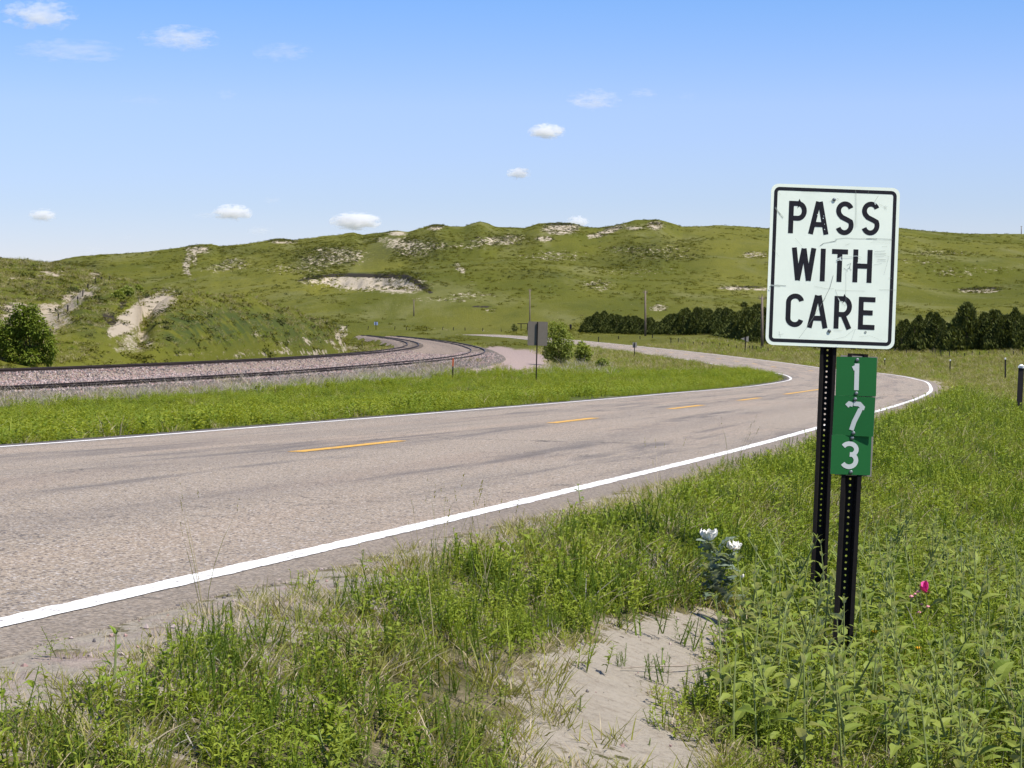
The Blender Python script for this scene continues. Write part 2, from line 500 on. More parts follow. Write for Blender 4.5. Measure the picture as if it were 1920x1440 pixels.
SAND = [(372, 468, 22, 7, .62), (352, 490, 7, 26, .50, 15), (350, 505, 5, 16, .6, -25), (365, 480, 5, 20, .5), (440, 495, 26, 12, .38), (410, 503, 30, 8, .34),
        (532, 453, 26, 4, .62), (610, 470, 22, 7, .42), (640, 480, 50, 16, .42), (600, 490, 40, 12, .36), (560, 505, 60, 10, .26),
        (745, 438, 18, 4, .62), (755, 458, 32, 12, .55), (800, 462, 45, 8, .40), (775, 475, 30, 8, .38), (720, 450, 20, 6, .4), (815, 427, 14, 6, .6), (825, 425, 10, 4, .5),
        (930, 452, 45, 9, .48), (960, 447, 25, 8, .42), (880, 462, 40, 6, .3), (1050, 430, 32, 9, .72), (1020, 448, 16, 5, .66), (1075, 424, 12, 6, .6),
        (1140, 434, 32, 5, .72, -20), (1115, 442, 14, 4, .6), (1228, 423, 14, 8, .68), (1190, 428, 20, 4, .5),
        (700, 531, 84, 13, .70), (640, 527, 55, 10, .58), (590, 527, 26, 9, .48), (750, 537, 44, 12, .74),
        (858, 500, 5, 9, .55, -30), (868, 508, 5, 7, .55), (880, 553, 50, 5, .34), (830, 562, 60, 5, .28), (1040, 480, 60, 10, .30), (1120, 535, 30, 10, .34), (1210, 468, 80, 9, .26),
        (1250, 482, 60, 7, .26), (1415, 478, 24, 6, .44), (1380, 540, 34, 4, .62), (1430, 542, 20, 3, .5), (1835, 545, 34, 4.5, .70), (1235, 578, 16, 7, .5), (1190, 510, 90, 8, .2),
        (1760, 475, 60, 6, .28), (1790, 512, 40, 8, .28), (1730, 490, 50, 6, .25), (1850, 505, 50, 6, .2), (920, 583, 18, 3, .35),
        (30, 580, 40, 18, .58), (85, 583, 42, 18, .58), (135, 563, 26, 18, .58, -30), (100, 600, 40, 14, .58), (95, 615, 20, 12, .58), (10, 600, 24, 14, .58), (160, 552, 20, 8, .6), (175, 517, 14, 8, .6), (100, 513, 40, 7, .42), (55, 520, 40, 6, .35), (175, 540, 14, 7, .5),
        (242, 600, 48, 17, .92, -38), (288, 572, 46, 20, .80, -25), (255, 640, 36, 22, .52), (300, 560, 30, 8, .6), (250, 655, 40, 10, .42), (440, 665, 150, 6, .34), (560, 660, 80, 6, .42), (620, 643, 16, 7, .40), (655, 653, 22, 7, .62), (560, 640, 50, 10, .34), (250, 690, 260, 4, .30), (470, 625, 30, 8, .34), (640, 625, 12, 14, .6)]
NEARSAND = [(1180, 1260, 175, 60, .95), (1120, 1330, 160, 95, .95), (1040, 1400, 90, 80, .8), (1260, 1190, 130, 34, .85), (1320, 1165, 70, 22, .7), (1200, 1420, 150, 70, .85),
            (30, 1235, 105, 50, .85, -25), (1120, 1520, 150, 100, .8), (110, 1190, 120, 24, .7, -28), (230, 1140, 80, 18, .6, -28), (150, 1280, 80, 20, .35), (1060, 940, 60, 10, .5, -20), (960, 970, 50, 8, .4, -20), (700, 1080, 120, 16, .3, -20),
            (420, 1090, 70, 14, .5, -25), (1110, 925, 80, 8, .55, -18), (870, 1120, 60, 18, .35), (1760, 1000, 40, 18, .3), (1870, 1080, 30, 20, .45)]
PINK = [(930, 668, 46, 18, 1.), (980, 678, 52, 22, 1.), (900, 690, 50, 12, .75), (890, 650, 20, 8, .3), (1000, 700, 16, 10, .4), (1775, 727, 14, 9, .9), (1750, 742, 20, 5, .7)]
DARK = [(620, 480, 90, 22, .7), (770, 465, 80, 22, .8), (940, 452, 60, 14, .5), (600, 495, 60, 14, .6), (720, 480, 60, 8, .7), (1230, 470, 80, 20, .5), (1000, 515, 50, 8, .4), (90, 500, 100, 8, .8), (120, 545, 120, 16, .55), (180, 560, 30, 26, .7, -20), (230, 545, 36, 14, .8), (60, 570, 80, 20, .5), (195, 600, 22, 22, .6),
        (400, 610, 100, 34, 1.), (335, 615, 36, 34, 1.), (480, 605, 80, 22, .9), (570, 620, 60, 24, .8), (170, 600, 40, 40, .6), (690, 514, 100, 3.4, 1.0), (790, 532, 20, 7, 1.0, 40), (590, 520, 20, 5, .7), (1840, 541, 34, 2.4, 1.), (1180, 490, 90, 14, .35), (445, 470, 70, 7, .4), (1075, 428, 10, 4, .5)]  # track-side mound: greener grass, with its face's weaker light painted in too
LUSH = [(0, 790, 900, 75, .85), (700, 750, 700, 50, .8), (1250, 710, 260, 22, .7), (1100, 655, 150, 14, .35), (1000, 640, 150, 9, .4), (1700, 900, 300, 130, .25), (230, 560, 30, 14, .3)]

def grid_terrain(name, A, Yr, label=None):
    aa, yy = np.meshgrid(A, Yr)
    X = (aa - 960) / F * yy
    z = terrain(X, yy)
    V = np.stack([X, yy, z], -1).reshape(-1, 3)
    nA, nY = len(A), len(Yr)
    i = (np.arange(nY - 1)[:, None] * nA + np.arange(nA - 1)[None, :]).ravel()
    Q = np.stack([i, i + 1, i + nA + 1, i + nA], 1)
    me = mesh_np(name, V, Q, [M_GROUND], smooth=True)
    a = aa.ravel(); y = (HY + F * (CZ - z) / yy).ravel()
    yr = yy.ravel()
    xr, hr, zr = roadY(yr); d = (X.ravel() - xr) * np.cos(hr); e = np.abs(d) - HALF - .4
    nearm = yr < 60
    sand = np.where(nearm, blob(a, y, NEARSAND), blob(a, y, SAND))
    edge = np.clip(1 - np.abs(e - .15) / .75, 0, 1)
    sand = np.maximum(sand, np.where((yr < 140) & (d > 0), edge * .8, edge * .35 * (yr < 600)))
    lush = blob(a, y, LUSH) * (e > .2) * np.where(yr < 330, 1, 0)
    pink = np.maximum(np.where(yr > 60, blob(a, y, PINK), 0), np.where(nearm & (d > 0), edge * .5, 0))
    _, dn, df = ballast_z(X.ravel(), yr)
    pink = np.maximum(pink, np.where((dn > 1) & (dn < 7) & (yr > 60) & (yr < 420), .55 * np.clip((7 - dn) / 4, 0, 1), 0))
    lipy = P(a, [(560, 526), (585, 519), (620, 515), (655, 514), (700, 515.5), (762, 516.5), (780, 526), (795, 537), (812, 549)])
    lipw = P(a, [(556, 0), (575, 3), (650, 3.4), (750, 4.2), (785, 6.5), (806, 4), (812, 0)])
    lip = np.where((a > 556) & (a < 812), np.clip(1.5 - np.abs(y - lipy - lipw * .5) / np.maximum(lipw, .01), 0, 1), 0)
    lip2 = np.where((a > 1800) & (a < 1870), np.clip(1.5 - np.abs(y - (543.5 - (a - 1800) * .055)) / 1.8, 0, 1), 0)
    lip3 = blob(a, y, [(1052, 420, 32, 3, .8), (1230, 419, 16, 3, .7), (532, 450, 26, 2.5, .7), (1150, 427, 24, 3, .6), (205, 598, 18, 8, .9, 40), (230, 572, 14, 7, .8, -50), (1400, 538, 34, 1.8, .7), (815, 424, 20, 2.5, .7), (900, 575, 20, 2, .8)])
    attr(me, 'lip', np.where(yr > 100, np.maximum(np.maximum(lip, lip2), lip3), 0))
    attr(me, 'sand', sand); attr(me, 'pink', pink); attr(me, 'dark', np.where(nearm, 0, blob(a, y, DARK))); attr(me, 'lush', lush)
    return obj(name, me, kind='structure')

A_in = np.concatenate([np.arange(-4200, -240, 60), np.arange(-240, 2160, 2.6), np.arange(2160, 6200, 60)])
A_nr = np.concatenate([np.arange(-4200, -240, 60), np.arange(-240, 2160, 6), np.arange(2160, 6200, 60)])
YN = np.concatenate([np.geomspace(4.2, 60, 270), np.geomspace(60.4, 262, 300)])
YF = np.concatenate([np.geomspace(262, 640, 70), np.geomspace(642, 1560, 330), np.geomspace(1575, 2600, 24)])
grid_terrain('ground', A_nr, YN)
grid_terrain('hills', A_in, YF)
nd = NT('low_land'); M_LAND = nd.done(nd.bsdf(nd.mix(nd.noise(nd.pos(), .02), (.07, .085, .02), (.13, .13, .05)), .95, .1))
obj('land', mesh_np('land', [(-9000, -9000, -7), (9000, -9000, -7), (9000, 9000, -7), (-9000, 9000, -7)], [(0, 1, 2, 3)], [M_LAND]), kind='structure')

# ------------------------------------------------------------------ road
def asphalt():
    n = NT('asphalt')
    uv = n.n('ShaderNodeAttribute', attribute_name='ruv').outputs['Vector']
    sep = n.n('ShaderNodeSeparateXYZ'); n.put(sep.inputs[0], uv)
    s, d = sep.outputs['X'], sep.outputs['Y']
    p = n.pos()
    # pinkish aggregate
    ag = n.voro(p, 95, 'Color'); agd = n.n('ShaderNodeSeparateColor'); n.put(agd.inputs[0], ag)
    base = n.mix(agd.outputs[0], (.20, .160, .116), (.40, .325, .243))
    base = n.mix(n.ramp(agd.outputs[1], .86, .95), base, (.50, .46, .42))
    base = n.mix(n.ramp(agd.outputs[2], .80, .9), base, (.06, .05, .05))
    # long soft wear streaks along the lanes
    m1 = n.noise(n.mapping(uv, (.055, 1.15, 1)), 1.0, 5, .6)
    m2 = n.noise(n.mapping(uv, (.22, 2.6, 1), (0, 0, .05)), 1.0, 6, .65, .4)
    st = n.math('MULTIPLY', n.ramp(m1, .46, .64), n.ramp(m2, .42, .62))
    base = n.mix(n.math('MULTIPLY', st, .72), base, (.088, .080, .078))
    base = n.mix(n.ramp(n.noise(n.mapping(uv, (.06, .5, 1)), 1.7, 4), .45, .7, 0, .5), base, n.mix(1, base, (1.18, 1.10, 1.05), 'MULTIPLY'))
    # two darker wheel paths in each lane
    wave = n.math('COSINE', n.math('MULTIPLY', n.math('ABSOLUTE', d), 3.4))
    base = n.mix(n.math('MULTIPLY', n.ramp(wave, -.2, 1), .16), base, (.09, .08, .078))
    # dark seal coat beyond the edge line
    sh = n.ramp(n.math('ADD', n.math('ABSOLUTE', d), n.math('MULTIPLY', n.noise(p, 3, 4), .12)), HALF + .02, HALF + .16, 0, .72)
    base = n.mix(sh, base, n.mix(agd.outputs[0], (.085, .072, .060), (.27, .225, .18)))
    # thin cracks
    cx = n.n('ShaderNodeVectorMath', operation='ADD'); n.put(cx.inputs[0], uv)
    wob = n.n('ShaderNodeVectorMath', operation='SCALE'); n.put(wob.inputs[0], n.noise(uv, 1.3, 4, .6, 0, True)); wob.inputs[3].default_value = .9
    n.t.links.new(wob.outputs[0], cx.inputs[1])
    ck = n.voro(n.mapping(cx.outputs[0], (.11, .28, 1)), 1.0, 'Distance', 'DISTANCE_TO_EDGE')
    ckm = n.math('MULTIPLY', n.ramp(ck, .0015, .0055, 1, 0), n.ramp(n.noise(uv, .3, 3), .42, .6))
    base = n.mix(n.math('MULTIPLY', ckm, .75), base, (.035, .032, .032))
    h = n.math('ADD', n.math('MULTIPLY', n.voro(p, 95, 'Distance'), .5), n.noise(p, 220, 2))
    return n.done(n.bsdf(base, .85, .25, 0, n.bump(h, .006, .8)))
M_ASPH = asphalt()

def paint(name, col, wear):
    n = NT(name)
    p = n.pos()
    w = n.math('ADD', n.noise(p, 16, 6, .75), n.math('MULTIPLY', n.voro(p, 95, 'Distance'), .35))
    f = n.ramp(w, wear, wear + .12)
    c = n.mix(n.noise(p, 2.5, 4), tuple(x * .9 for x in col), col)
    c = n.mix(f, c, (.20, .17, .15))
    return n.done(n.bsdf(c, .6, .3, 0, n.bump(n.voro(p, 95, 'Distance'), .003, .6)))
M_WHITE = paint('white_paint', (.84, .81, .75), .72)
M_YELLOW = paint('yellow_paint', (.68, .37, .045), .72)

def road_strip(d0, d1, s0, s1, zoff, ds=.5, jit=0., nd=2, skirt=0, seed=0, crown=True):
    """a strip of the road surface between two lateral offsets"""
    n = max(2, int((s1 - s0) / ds) + 1)
    s = np.linspace(s0, s1, n)
    x = np.interp(s, rs, rx); y = np.interp(s, rs, ry); h = np.interp(s, rs, rh)
    cols = np.linspace(d0, d1, nd)
    V = []
    for k, c in enumerate(cols):
        cc = np.full(n, c)
        if jit and k in (0, nd - 1): cc = cc + jit * (.5 * fbm(s * .8, s * 0 + k * 9 + seed, 3, 2) + fbm(s * 9, s * 0 + k * 9 + seed, 3, 3))
        X = x + cc * np.cos(h); Y = y - cc * np.sin(h)
        Z = np.interp(y, RZY, RZZ) + zoff - (.012 * np.abs(cc) if crown else 0)
        V.append(np.stack([X, Y, Z], -1))
    V = np.array(V)                 # nd, n, 3
    if skirt:
        lo = V[0].copy(); lo[:, 2] -= skirt; hi = V[-1].copy(); hi[:, 2] -= skirt
        V = np.concatenate([lo[None], V, hi[None]]); cols = np.concatenate([[d0], cols, [d1]])
    k, n_ = V.shape[:2]
    i = (np.arange(k - 1)[:, None] * n_ + np.arange(n_ - 1)[None, :]).ravel()
    Q = np.stack([i, i + n_, i + n_ + 1, i + 1], 1)[:, ::-1]
    uvs = np.stack([np.tile(s, k), np.repeat(cols, n_), np.zeros(k * n_)], -1)
    return V.reshape(-1, 3), Q, uvs

def strip_obj(name, mat, parent, *args, **kw):
    V, Q, uvs = road_strip(*args, **kw)
    me = mesh_np(name, V, Q, [mat], smooth=False)
    attr(me, 'ruv', uvs, 'FLOAT_VECTOR')
    return obj(name, me, parent)

road = strip_obj('road', M_ASPH, None, -(HALF + .42), HALF + .32, -38, 860, .03, ds=.3, jit=.06, nd=15, skirt=.16)
meta(road, kind='structure')
strip_obj('edge_line', M_WHITE, road, HALF - .062, HALF + .062, -38, 860, .0335, ds=.04, jit=.010)
strip_obj('edge_line', M_WHITE, road, -HALF - .065, -HALF + .065, -38, 860, .0335, ds=.1, jit=.012, seed=5)
_cpx = 960 + F * rx / np.maximum(ry, 1)
_m = (rs > 0) & (rs < 135)
def s_at(px): return float(np.interp(px, _cpx[_m], rs[_m]))
dashes = [(s_at(553), s_at(750)), (s_at(1033), s_at(1115)), (s_at(1255), s_at(1316)), (s_at(1386), s_at(1424)), (s_at(1472), s_at(1540))]
print('dashes', [(round(a, 1), round(b, 1)) for a, b in dashes])
gap = dashes[1][0] - dashes[0][0]
dashes = [(dashes[0][0] - gap, dashes[0][1] - gap)] + dashes
sN = dashes[-1][0] + gap
while sN < 330:
    dashes.append((sN, sN + 3.1)); sN += gap
for s0, s1 in dashes:
    strip_obj('centre_dash', M_YELLOW, road, -.085, .085, s0, s1, .0335, ds=.06, jit=.012)

# ------------------------------------------------------------------ railway
def ballast_mat():
    n = NT('ballast')
    p = n.pos()
    v = n.voro(p, 9.0, 'Color'); sc = n.n('ShaderNodeSeparateColor'); n.put(sc.inputs[0], v)
    v2 = n.voro(p, 21.0, 'Color'); sc2 = n.n('ShaderNodeSeparateColor'); n.put(sc2.inputs[0], v2)
    f = n.math('ADD', n.math('MULTIPLY', sc.outputs[0], .5), n.math('MULTIPLY', sc2.outputs[0], .5))
    c = n.mix(f, (.075, .060, .045), (.47, .38, .295))
    c = n.mix(n.ramp(sc2.outputs[1], .7, .95), c, (.36, .25, .20))
    gf = n.attr('grey')
    c = n.mix(n.math('MULTIPLY', gf, .85), c, n.mix(f, (.050, .044, .036), (.25, .218, .18)))
    c = n.mix(n.ramp(n.noise(p, .25, 4), .5, .8, 0, .35), c, (.18, .15, .13))
    h = n.math('ADD', n.voro(p, 9, 'Distance'), n.math('MULTIPLY', n.voro(p, 21, 'Distance'), .6))
    return n.done(n.bsdf(c, .9, .15, 0, n.bump(h, .10, 1)))
M_BALLAST = ballast_mat()
YB = np.concatenate([np.arange(34, 260, .45), np.arange(260, 840, 3.0)])
V = []; grey = []
for Y in YB:
    xn, hn, zn = nearY(Y); xf, hf, zf = farY(Y)
    xs = np.concatenate([[xf - 4.0 / math.cos(hf)], np.linspace(xf - 2.4, xf + 2.4, 12), np.linspace(xf + 2.6, xn - 2.6, 9), np.linspace(xn - 2.4, xn + 2.4, 14), [xn + 2.8, xn + 3.2, xn + 3.6]])
    Yv = np.full_like(xs, Y)
    z, dn, df = ballast_z(xs, Yv)
    z = z + .05 * vnoise(xs * 3, Yv * 3, 5) + .03 * vnoise(xs * 9, Yv * 9, 6)
    z[0] -= .5; z[-1] -= .4
    V.append(np.stack([xs, Yv, z], -1))
    grey.append(np.where(dn > .9, 1., np.where((df < .6) & (df > -.6) | (np.abs(dn) < .6), .35, .0)))
V = np.array(V); k, m = V.shape[:2]
i = (np.arange(k - 1)[:, None] * m + np.arange(m - 1)[None, :]).ravel()
me = mesh_np('ballast', V.reshape(-1, 3), np.stack([i, i + 1, i + m + 1, i + m], 1), [M_BALLAST])
attr(me, 'grey', np.array(grey).ravel())
obj('ballast', me, kind='structure')

M_RAIL = plain('rusty_rail', (.030, .019, .014), .75, .3, 0, .4, 3)
M_RAILTOP = plain('rail_head', (.10, .08, .07), .5, .4, .3, .2, 3)
M_TIE = plain('weathered_timber', (.15, .12, .095), .9, .1, 0, .4, 4)
def make_track(cs, cx_, cy_, ch_, ZY, ZZ, label, s0):
    t = empty('railway_track', (0, 0, 0), label=label, cat='railway track', group='the two railway tracks')
    s = np.concatenate([np.arange(s0, 220, 1.5), np.arange(220, 790, 5.)])
    x = np.interp(s, cs, cx_); y = np.interp(s, cs, cy_); h = np.interp(s, cs, ch_); z = np.interp(y, ZY, ZZ)
    prof = [(-.07, -.146), (.07, -.146), (.07, -.132), (.012, -.118), (.012, -.045), (.036, -.035), (.036, 0), (-.036, 0), (-.036, -.035), (-.012, -.045), (-.012, -.118), (-.07, -.132)]
    for sg in (-1, 1):
        Vv = []
        for u, w in prof:
            dd = sg * .7175 + u
            Vv.append(np.stack([x + dd * np.cos(h), y - dd * np.sin(h), z + w], -1))
        Vv = np.array(Vv); K, N = Vv.shape[:2]
        Q = []; fm = []
        for a in range(K):
            b = (a + 1) % K
            j = np.arange(N - 1)
            Q.append(np.stack([a * N + j, a * N + j + 1, b * N + j + 1, b * N + j], 1)); fm += [1 if a == 6 else 0] * (N - 1)
        obj('rail', mesh_np('rail', Vv.reshape(-1, 3), np.concatenate(Q), [M_RAIL, M_RAILTOP], fm=fm), t)
    mb = MB(); mb.box((0, 0, 0), (2.6, .23, .18)); tie = mb.mesh('tie', [M_TIE])
    st = np.arange(s0, 480, .56)
    near_n = 150; rest = MB()
    vis = [q for q in st if 960 + F * np.interp(q, cs, cx_) / np.interp(q, cs, cy_) > -40]
    k = 0
    for q in st:
        X, Y, H = (float(np.interp(q, cs, c)) for c in (cx_, cy_, ch_))
        Z = float(np.interp(Y, ZY, ZZ)) - .146 - .0905
        rot = (0, 0, -H + random.gauss(0, .012))
        if q >= vis[0] and k < near_n:
            obj('tie', tie, t, (X, Y, Z), rot); k += 1
        else:
            rest.box((0, 0, 0), (2.6, .23, .18), M=Matrix.Translation((X, Y, Z)) @ Matrix.Rotation(-H, 4, 'Z'))
    obj('ties', rest.mesh('ties', [M_TIE]), t, kind='stuff')
    return t
make_track(ns_, nx, ny, nh, NZY, NZZ, 'railway track nearest the road, curving past the pink gravel shoulder', -60)
make_track(fs_, fx, fy, fh, FZY, FZZ, 'railway track nearest the grassy cut bank and green tree', -60)

# ------------------------------------------------------------------ PASS WITH CARE sign and mile plates
def sheet_mat(name, col, dirt, rough=.65, spec=.2):
    n = NT(name)
    tc = n.n('ShaderNodeTexCoord').outputs['Object']
    a = n.noise(tc, 6, 5, .6); b = n.noise(n.mapping(tc, (1, 1, 9), (0, .5, 0)), 14, 5, .75)
    c = n.mix(n.ramp(a, .35, .8, 0, .5), col, tuple(x * .86 for x in col))
    c = n.mix(n.ramp(b, .66, .80, 0, dirt), c, tuple(x * .55 for x in col))
    c = n.mix(n.ramp(n.noise(tc, 120, 2), .70, .76, 0, dirt * .8), c, tuple(x * .5 for x in col))
    return n.done(n.bsdf(c, rough, spec))
M_SIGN = sheet_mat('pale_sheeting', (.87, .93, .78), .30)
M_BLACK = plain('black_legend', (.013, .011, .014), .5, .3, 0, .5, 40)
M_POST = plain('black_steel_post', (.011, .009, .008), .7, .15, .0, .5, 20)
M_ALU = plain('weathered_aluminium', (.26, .235, .205), .6, .4, .2, .15, 5)
M_GREEN = sheet_mat('green_sheeting', (.014, .125, .030), .40)
M_DIGIT = sheet_mat('silver_digits', (.55, .58, .55), .9)
M_SCUFF = plain('grey_scuff', (.30, .33, .29), .7, .2, 0, .5, 90)
M_SCRAPE = plain('pale_scrape', (.62, .68, .63), .7, .2, 0, .3, 90)
M_BOLT = plain('dull_bolt', (.16, .18, .19), .5, .5, .5, .3, 60)
M_RUST = plain('rust_smudge', (.02, .035, .02), .8, .2, 0, .5, 40)

def rrect(w, h, r, seg=6):
    pts = []
    for cx, cy, a0 in ((w / 2 - r, h / 2 - r, 0), (-w / 2 + r, h / 2 - r, 90), (-w / 2 + r, -h / 2 + r, 180), (w / 2 - r, -h / 2 + r, 270)):
        for i in range(seg + 1):
            t = math.radians(a0 + 90 * i / seg)
            pts.append((cx + r * math.cos(t), cy + r * math.sin(t)))
    return pts

def plate_mesh(name, w, h, r, th, mats, bend=None):
    """rounded plate in the XZ plane, front face towards -Y"""
    o = rrect(w, h, r); n = len(o)
    f = bend or (lambda x, z: 0)
    V = [(x, f(x, z), z) for x, z in o] + [(x, f(x, z) + th, z) for x, z in o]
    Fc = [tuple(range(n)), tuple(range(n, 2 * n))[::-1]] + [(i, n + i, n + (i + 1) % n, (i + 1) % n) for i in range(n)]
    me = mesh_np(name, V, Fc, mats, fm=[0] + [1] * (n + 1))
    return me

def ring_mesh(name, w, h, r, t, y, mat):
    a = rrect(w, h, r); b = rrect(w - 2 * t, h - 2 * t, max(r - t, .003)); n = len(a)
    V = [(x, y, z) for x, z in a] + [(x, y, z) for x, z in b]
    return mesh_np(name, V, [(i, n + i, n + (i + 1) % n, (i + 1) % n) for i in range(n)], [mat])

def ribbon(mb, pts, w, y, closed=False, square=True):
    """flat stroke of constant width through 2D points, mitred"""
    P_ = [np.array(p, float) for p in pts]
    L, R = [], []
    n = len(P_)
    for i in range(n):
        if closed: a, b = P_[i - 1], P_[(i + 1) % n]
        else: a, b = P_[max(i - 1, 0)], P_[min(i + 1, n - 1)]
        d1 = P_[i] - a if (closed or i > 0) else b - P_[i]
        d2 = b - P_[i] if (closed or i < n - 1) else P_[i] - a
        d1 = d1 / (np.linalg.norm(d1) + 1e-9); d2 = d2 / (np.linalg.norm(d2) + 1e-9)
        n1 = np.array([-d1[1], d1[0]]); n2 = np.array([-d2[1], d2[0]])
        m = n1 + n2; m = m / (np.linalg.norm(m) + 1e-9)
        k = min(1 / max(m @ n1, .35), 2.0)
        L.append(P_[i] + m * w / 2 * k); R.append(P_[i] - m * w / 2 * k)
    V = [(p[0], y, p[1]) for p in L] + [(p[0], y, p[1]) for p in R]
    F_ = [(i, n + i, n + (i + 1) % n, (i + 1) % n) for i in range(n if closed else n - 1)]
    mb.add(V, F_)

def arc(cx, cy, rx_, ry_, a0, a1, n=12):
    return [(cx + rx_ * math.cos(math.radians(a0 + (a1 - a0) * i / n)), cy + ry_ * math.sin(math.radians(a0 + (a1 - a0) * i / n))) for i in range(n + 1)]

def letter_strokes(ch, w, h, t):
    """centre lines of a highway-gothic letter in a w x h box (t = stroke width); bars end at the box edge"""
    x0, x1, y0, y1 = t / 2, w - t / 2, t / 2, h - t / 2
    m = h * .47
    if ch == 'P': 
        r = (h - m + t * .0) / 2
        yb = m
        return [[(x0, 0), (x0, h)], [(x0, y1), (w * .52, y1)] + arc(w * .52, (y1 + yb) / 2, x1 - w * .52, (y1 - yb) / 2, 90, -90, 12) + [(x0, yb)]]
    if ch == 'A': return [[(t * .42, 0), (w / 2 - t * .18, h)], [(w - t * .42, 0), (w / 2 + t * .18, h)], [(w * .22, h * .30), (w * .78, h * .30)]]
    if ch == 'S':
        cx = w / 2; rx_ = x1 - cx; rt = (y1 - h * .52) / 2; rb = (h * .52 - y0) / 2
        return [arc(cx, y1 - rt, rx_ * .96, rt, 22, 215, 14) + [(w * .34, h * .53), (w * .66, h * .45)] + arc(cx, y0 + rb, rx_, rb, 28, -158, 14)]
    if ch == 'W': return [[(t * .42, h), (w * .27, 0)], [(w * .27, 0), (w * .5, h * .98)], [(w * .5, h * .98), (w * .73, 0)], [(w - t * .42, h), (w * .73, 0)]]
    if ch == 'I': return [[(w / 2, 0), (w / 2, h)]]
    if ch == 'T': return [[(0, y1), (w, y1)], [(w / 2, 0), (w / 2, h - t)]]
    if ch == 'H': return [[(x0, 0), (x0, h)], [(x1, 0), (x1, h)], [(x0 + t / 2, h * .5), (x1 - t / 2, h * .5)]]
    if ch == 'C': 
        cx = w * .52; r = x1 - cx + w * .0
        return [arc(cx, y1 - r, r, r, 12, 90, 6) + arc(cx, y1 - r, cx - x0, r, 90, 180, 6)[1:] + arc(cx, y0 + r, cx - x0, r, 180, 270, 6) + arc(cx, y0 + r, r, r, 270, 348, 6)[1:]]
    if ch == 'R': 
        yb = h * .44
        return [[(x0, 0), (x0, h)], [(x0, y1), (w * .5, y1)] + arc(w * .5, (y1 + yb) / 2, x1 - w * .5, (y1 - yb) / 2, 90, -90, 12) + [(x0, yb)], [(w * .50, yb), (w - t * .45, 0)]]
    if ch == 'E': return [[(x0, 0), (x0, h)], [(x0, y1), (w, y1)], [(x0, y0), (w, y0)], [(x0, h * .52), (w * .86, h * .52)]]
    if ch == '1': return [[(w * .62, 0), (w * .62, h)], [(w * .50, h * .86), (w * .12, h * .80)]]
    if ch == '7': return [[(0, h * .86), (w * .15, h * .95), (w * .38, h * .92)], [(w * .42, h * .96), (w * .78, h * .95), (w * .97, h * .84), (w * .93, h * .76)], [(w * .86, h * .78), (w * .50, h * .30), (w * .36, 0)]]
    if ch == '3':
        cx = w * .47
        return [arc(cx, y1 - h * .21, x1 - cx, h * .21, 150, -60, 12) + [(w * .5, h * .53)], [(w * .5, h * .53)] + arc(cx, y0 + h * .235, x1 - cx, h * .235, 62, -150, 14)]
    return []

def letter_obj(ch, cx, cz, w, h, t, y, mat, parent, name='letter', rot=0):
    mb = MB()
    for k, st in enumerate(letter_strokes(ch, w, h, t)):
        ribbon(mb, [(px - w / 2, pz - h / 2) for px, pz in st], t, -k * .00015)
    return obj(name, mb.mesh(name, [mat]), parent, (cx, y, cz), (0, rot, 0))

def u_post(length, width, pitch, holes_from, holes_to, depth=.030):
    """hat-section steel post standing on its base at z=0, holes through the web; lengths in metres"""
    mb = MB()
    web = width * .36; slope = width * .12; fl = width * .20
    n = int(length / pitch)
    hw = web / 2; r = .0047
    oc = [(r * math.cos(math.radians(22.5 + 45 * k)), r * math.sin(math.radians(22.5 + 45 * k))) for k in range(8)]
    for i in range(n):
        z = i * pitch; zc = z + pitch / 2
        if holes_from <= zc <= holes_to:
            c = [(hw, 0), (hw, pitch / 2), (0, pitch / 2), (-hw, pitch / 2), (-hw, 0), (-hw, -pitch / 2), (0, -pitch / 2), (hw, -pitch / 2)]
            o8 = [(r * math.cos(math.radians(45 * k)), r * math.sin(math.radians(45 * k))) for k in range(8)]
            V = [(x, 0, zc + q) for x, q in c] + [(x, 0, zc + q) for x, q in o8]
            mb.add(V, [(k, (k + 1) % 8, 8 + (k + 1) % 8, 8 + k) for k in range(8)])
        else:
            mb.add([(-hw, 0, z), (hw, 0, z), (hw, 0, z + pitch), (-hw, 0, z + pitch)], [(0, 1, 2, 3)])
    L = n * pitch
    for sg in (-1, 1):
        # side walls come towards the viewer, then the outer flanges
        x1, x2, x3 = sg * hw, sg * (hw + slope), sg * (hw + slope + fl)
        mb.add([(x1, 0, 0), (x2, -depth, 0), (x2, -depth, L), (x1, 0, L)], [(0, 1, 2, 3)])
        mb.box(((x2 + x3) / 2, -depth, L / 2), (fl, .004, L))
    return mb.mesh('post', [M_POST])

D_S = 11.39
def at(px, py, Y): return Vector(((px - 960) / F * Y, Y, CZ + (HY - py) / F * Y))
ROLL = math.radians(2.15)
c = at(1561.5, 499.5, D_S)
base = at(1535, 1115, D_S)
gz = float(terrain(np.array([base.x]), np.array([D_S]))[0])
sgn = empty('road_sign', (base.x - .005, D_S, gz), label='tall black-on-white PASS WITH CARE sign on a black perforated post', cat='road sign')
def loc(p): return p - sgn.location
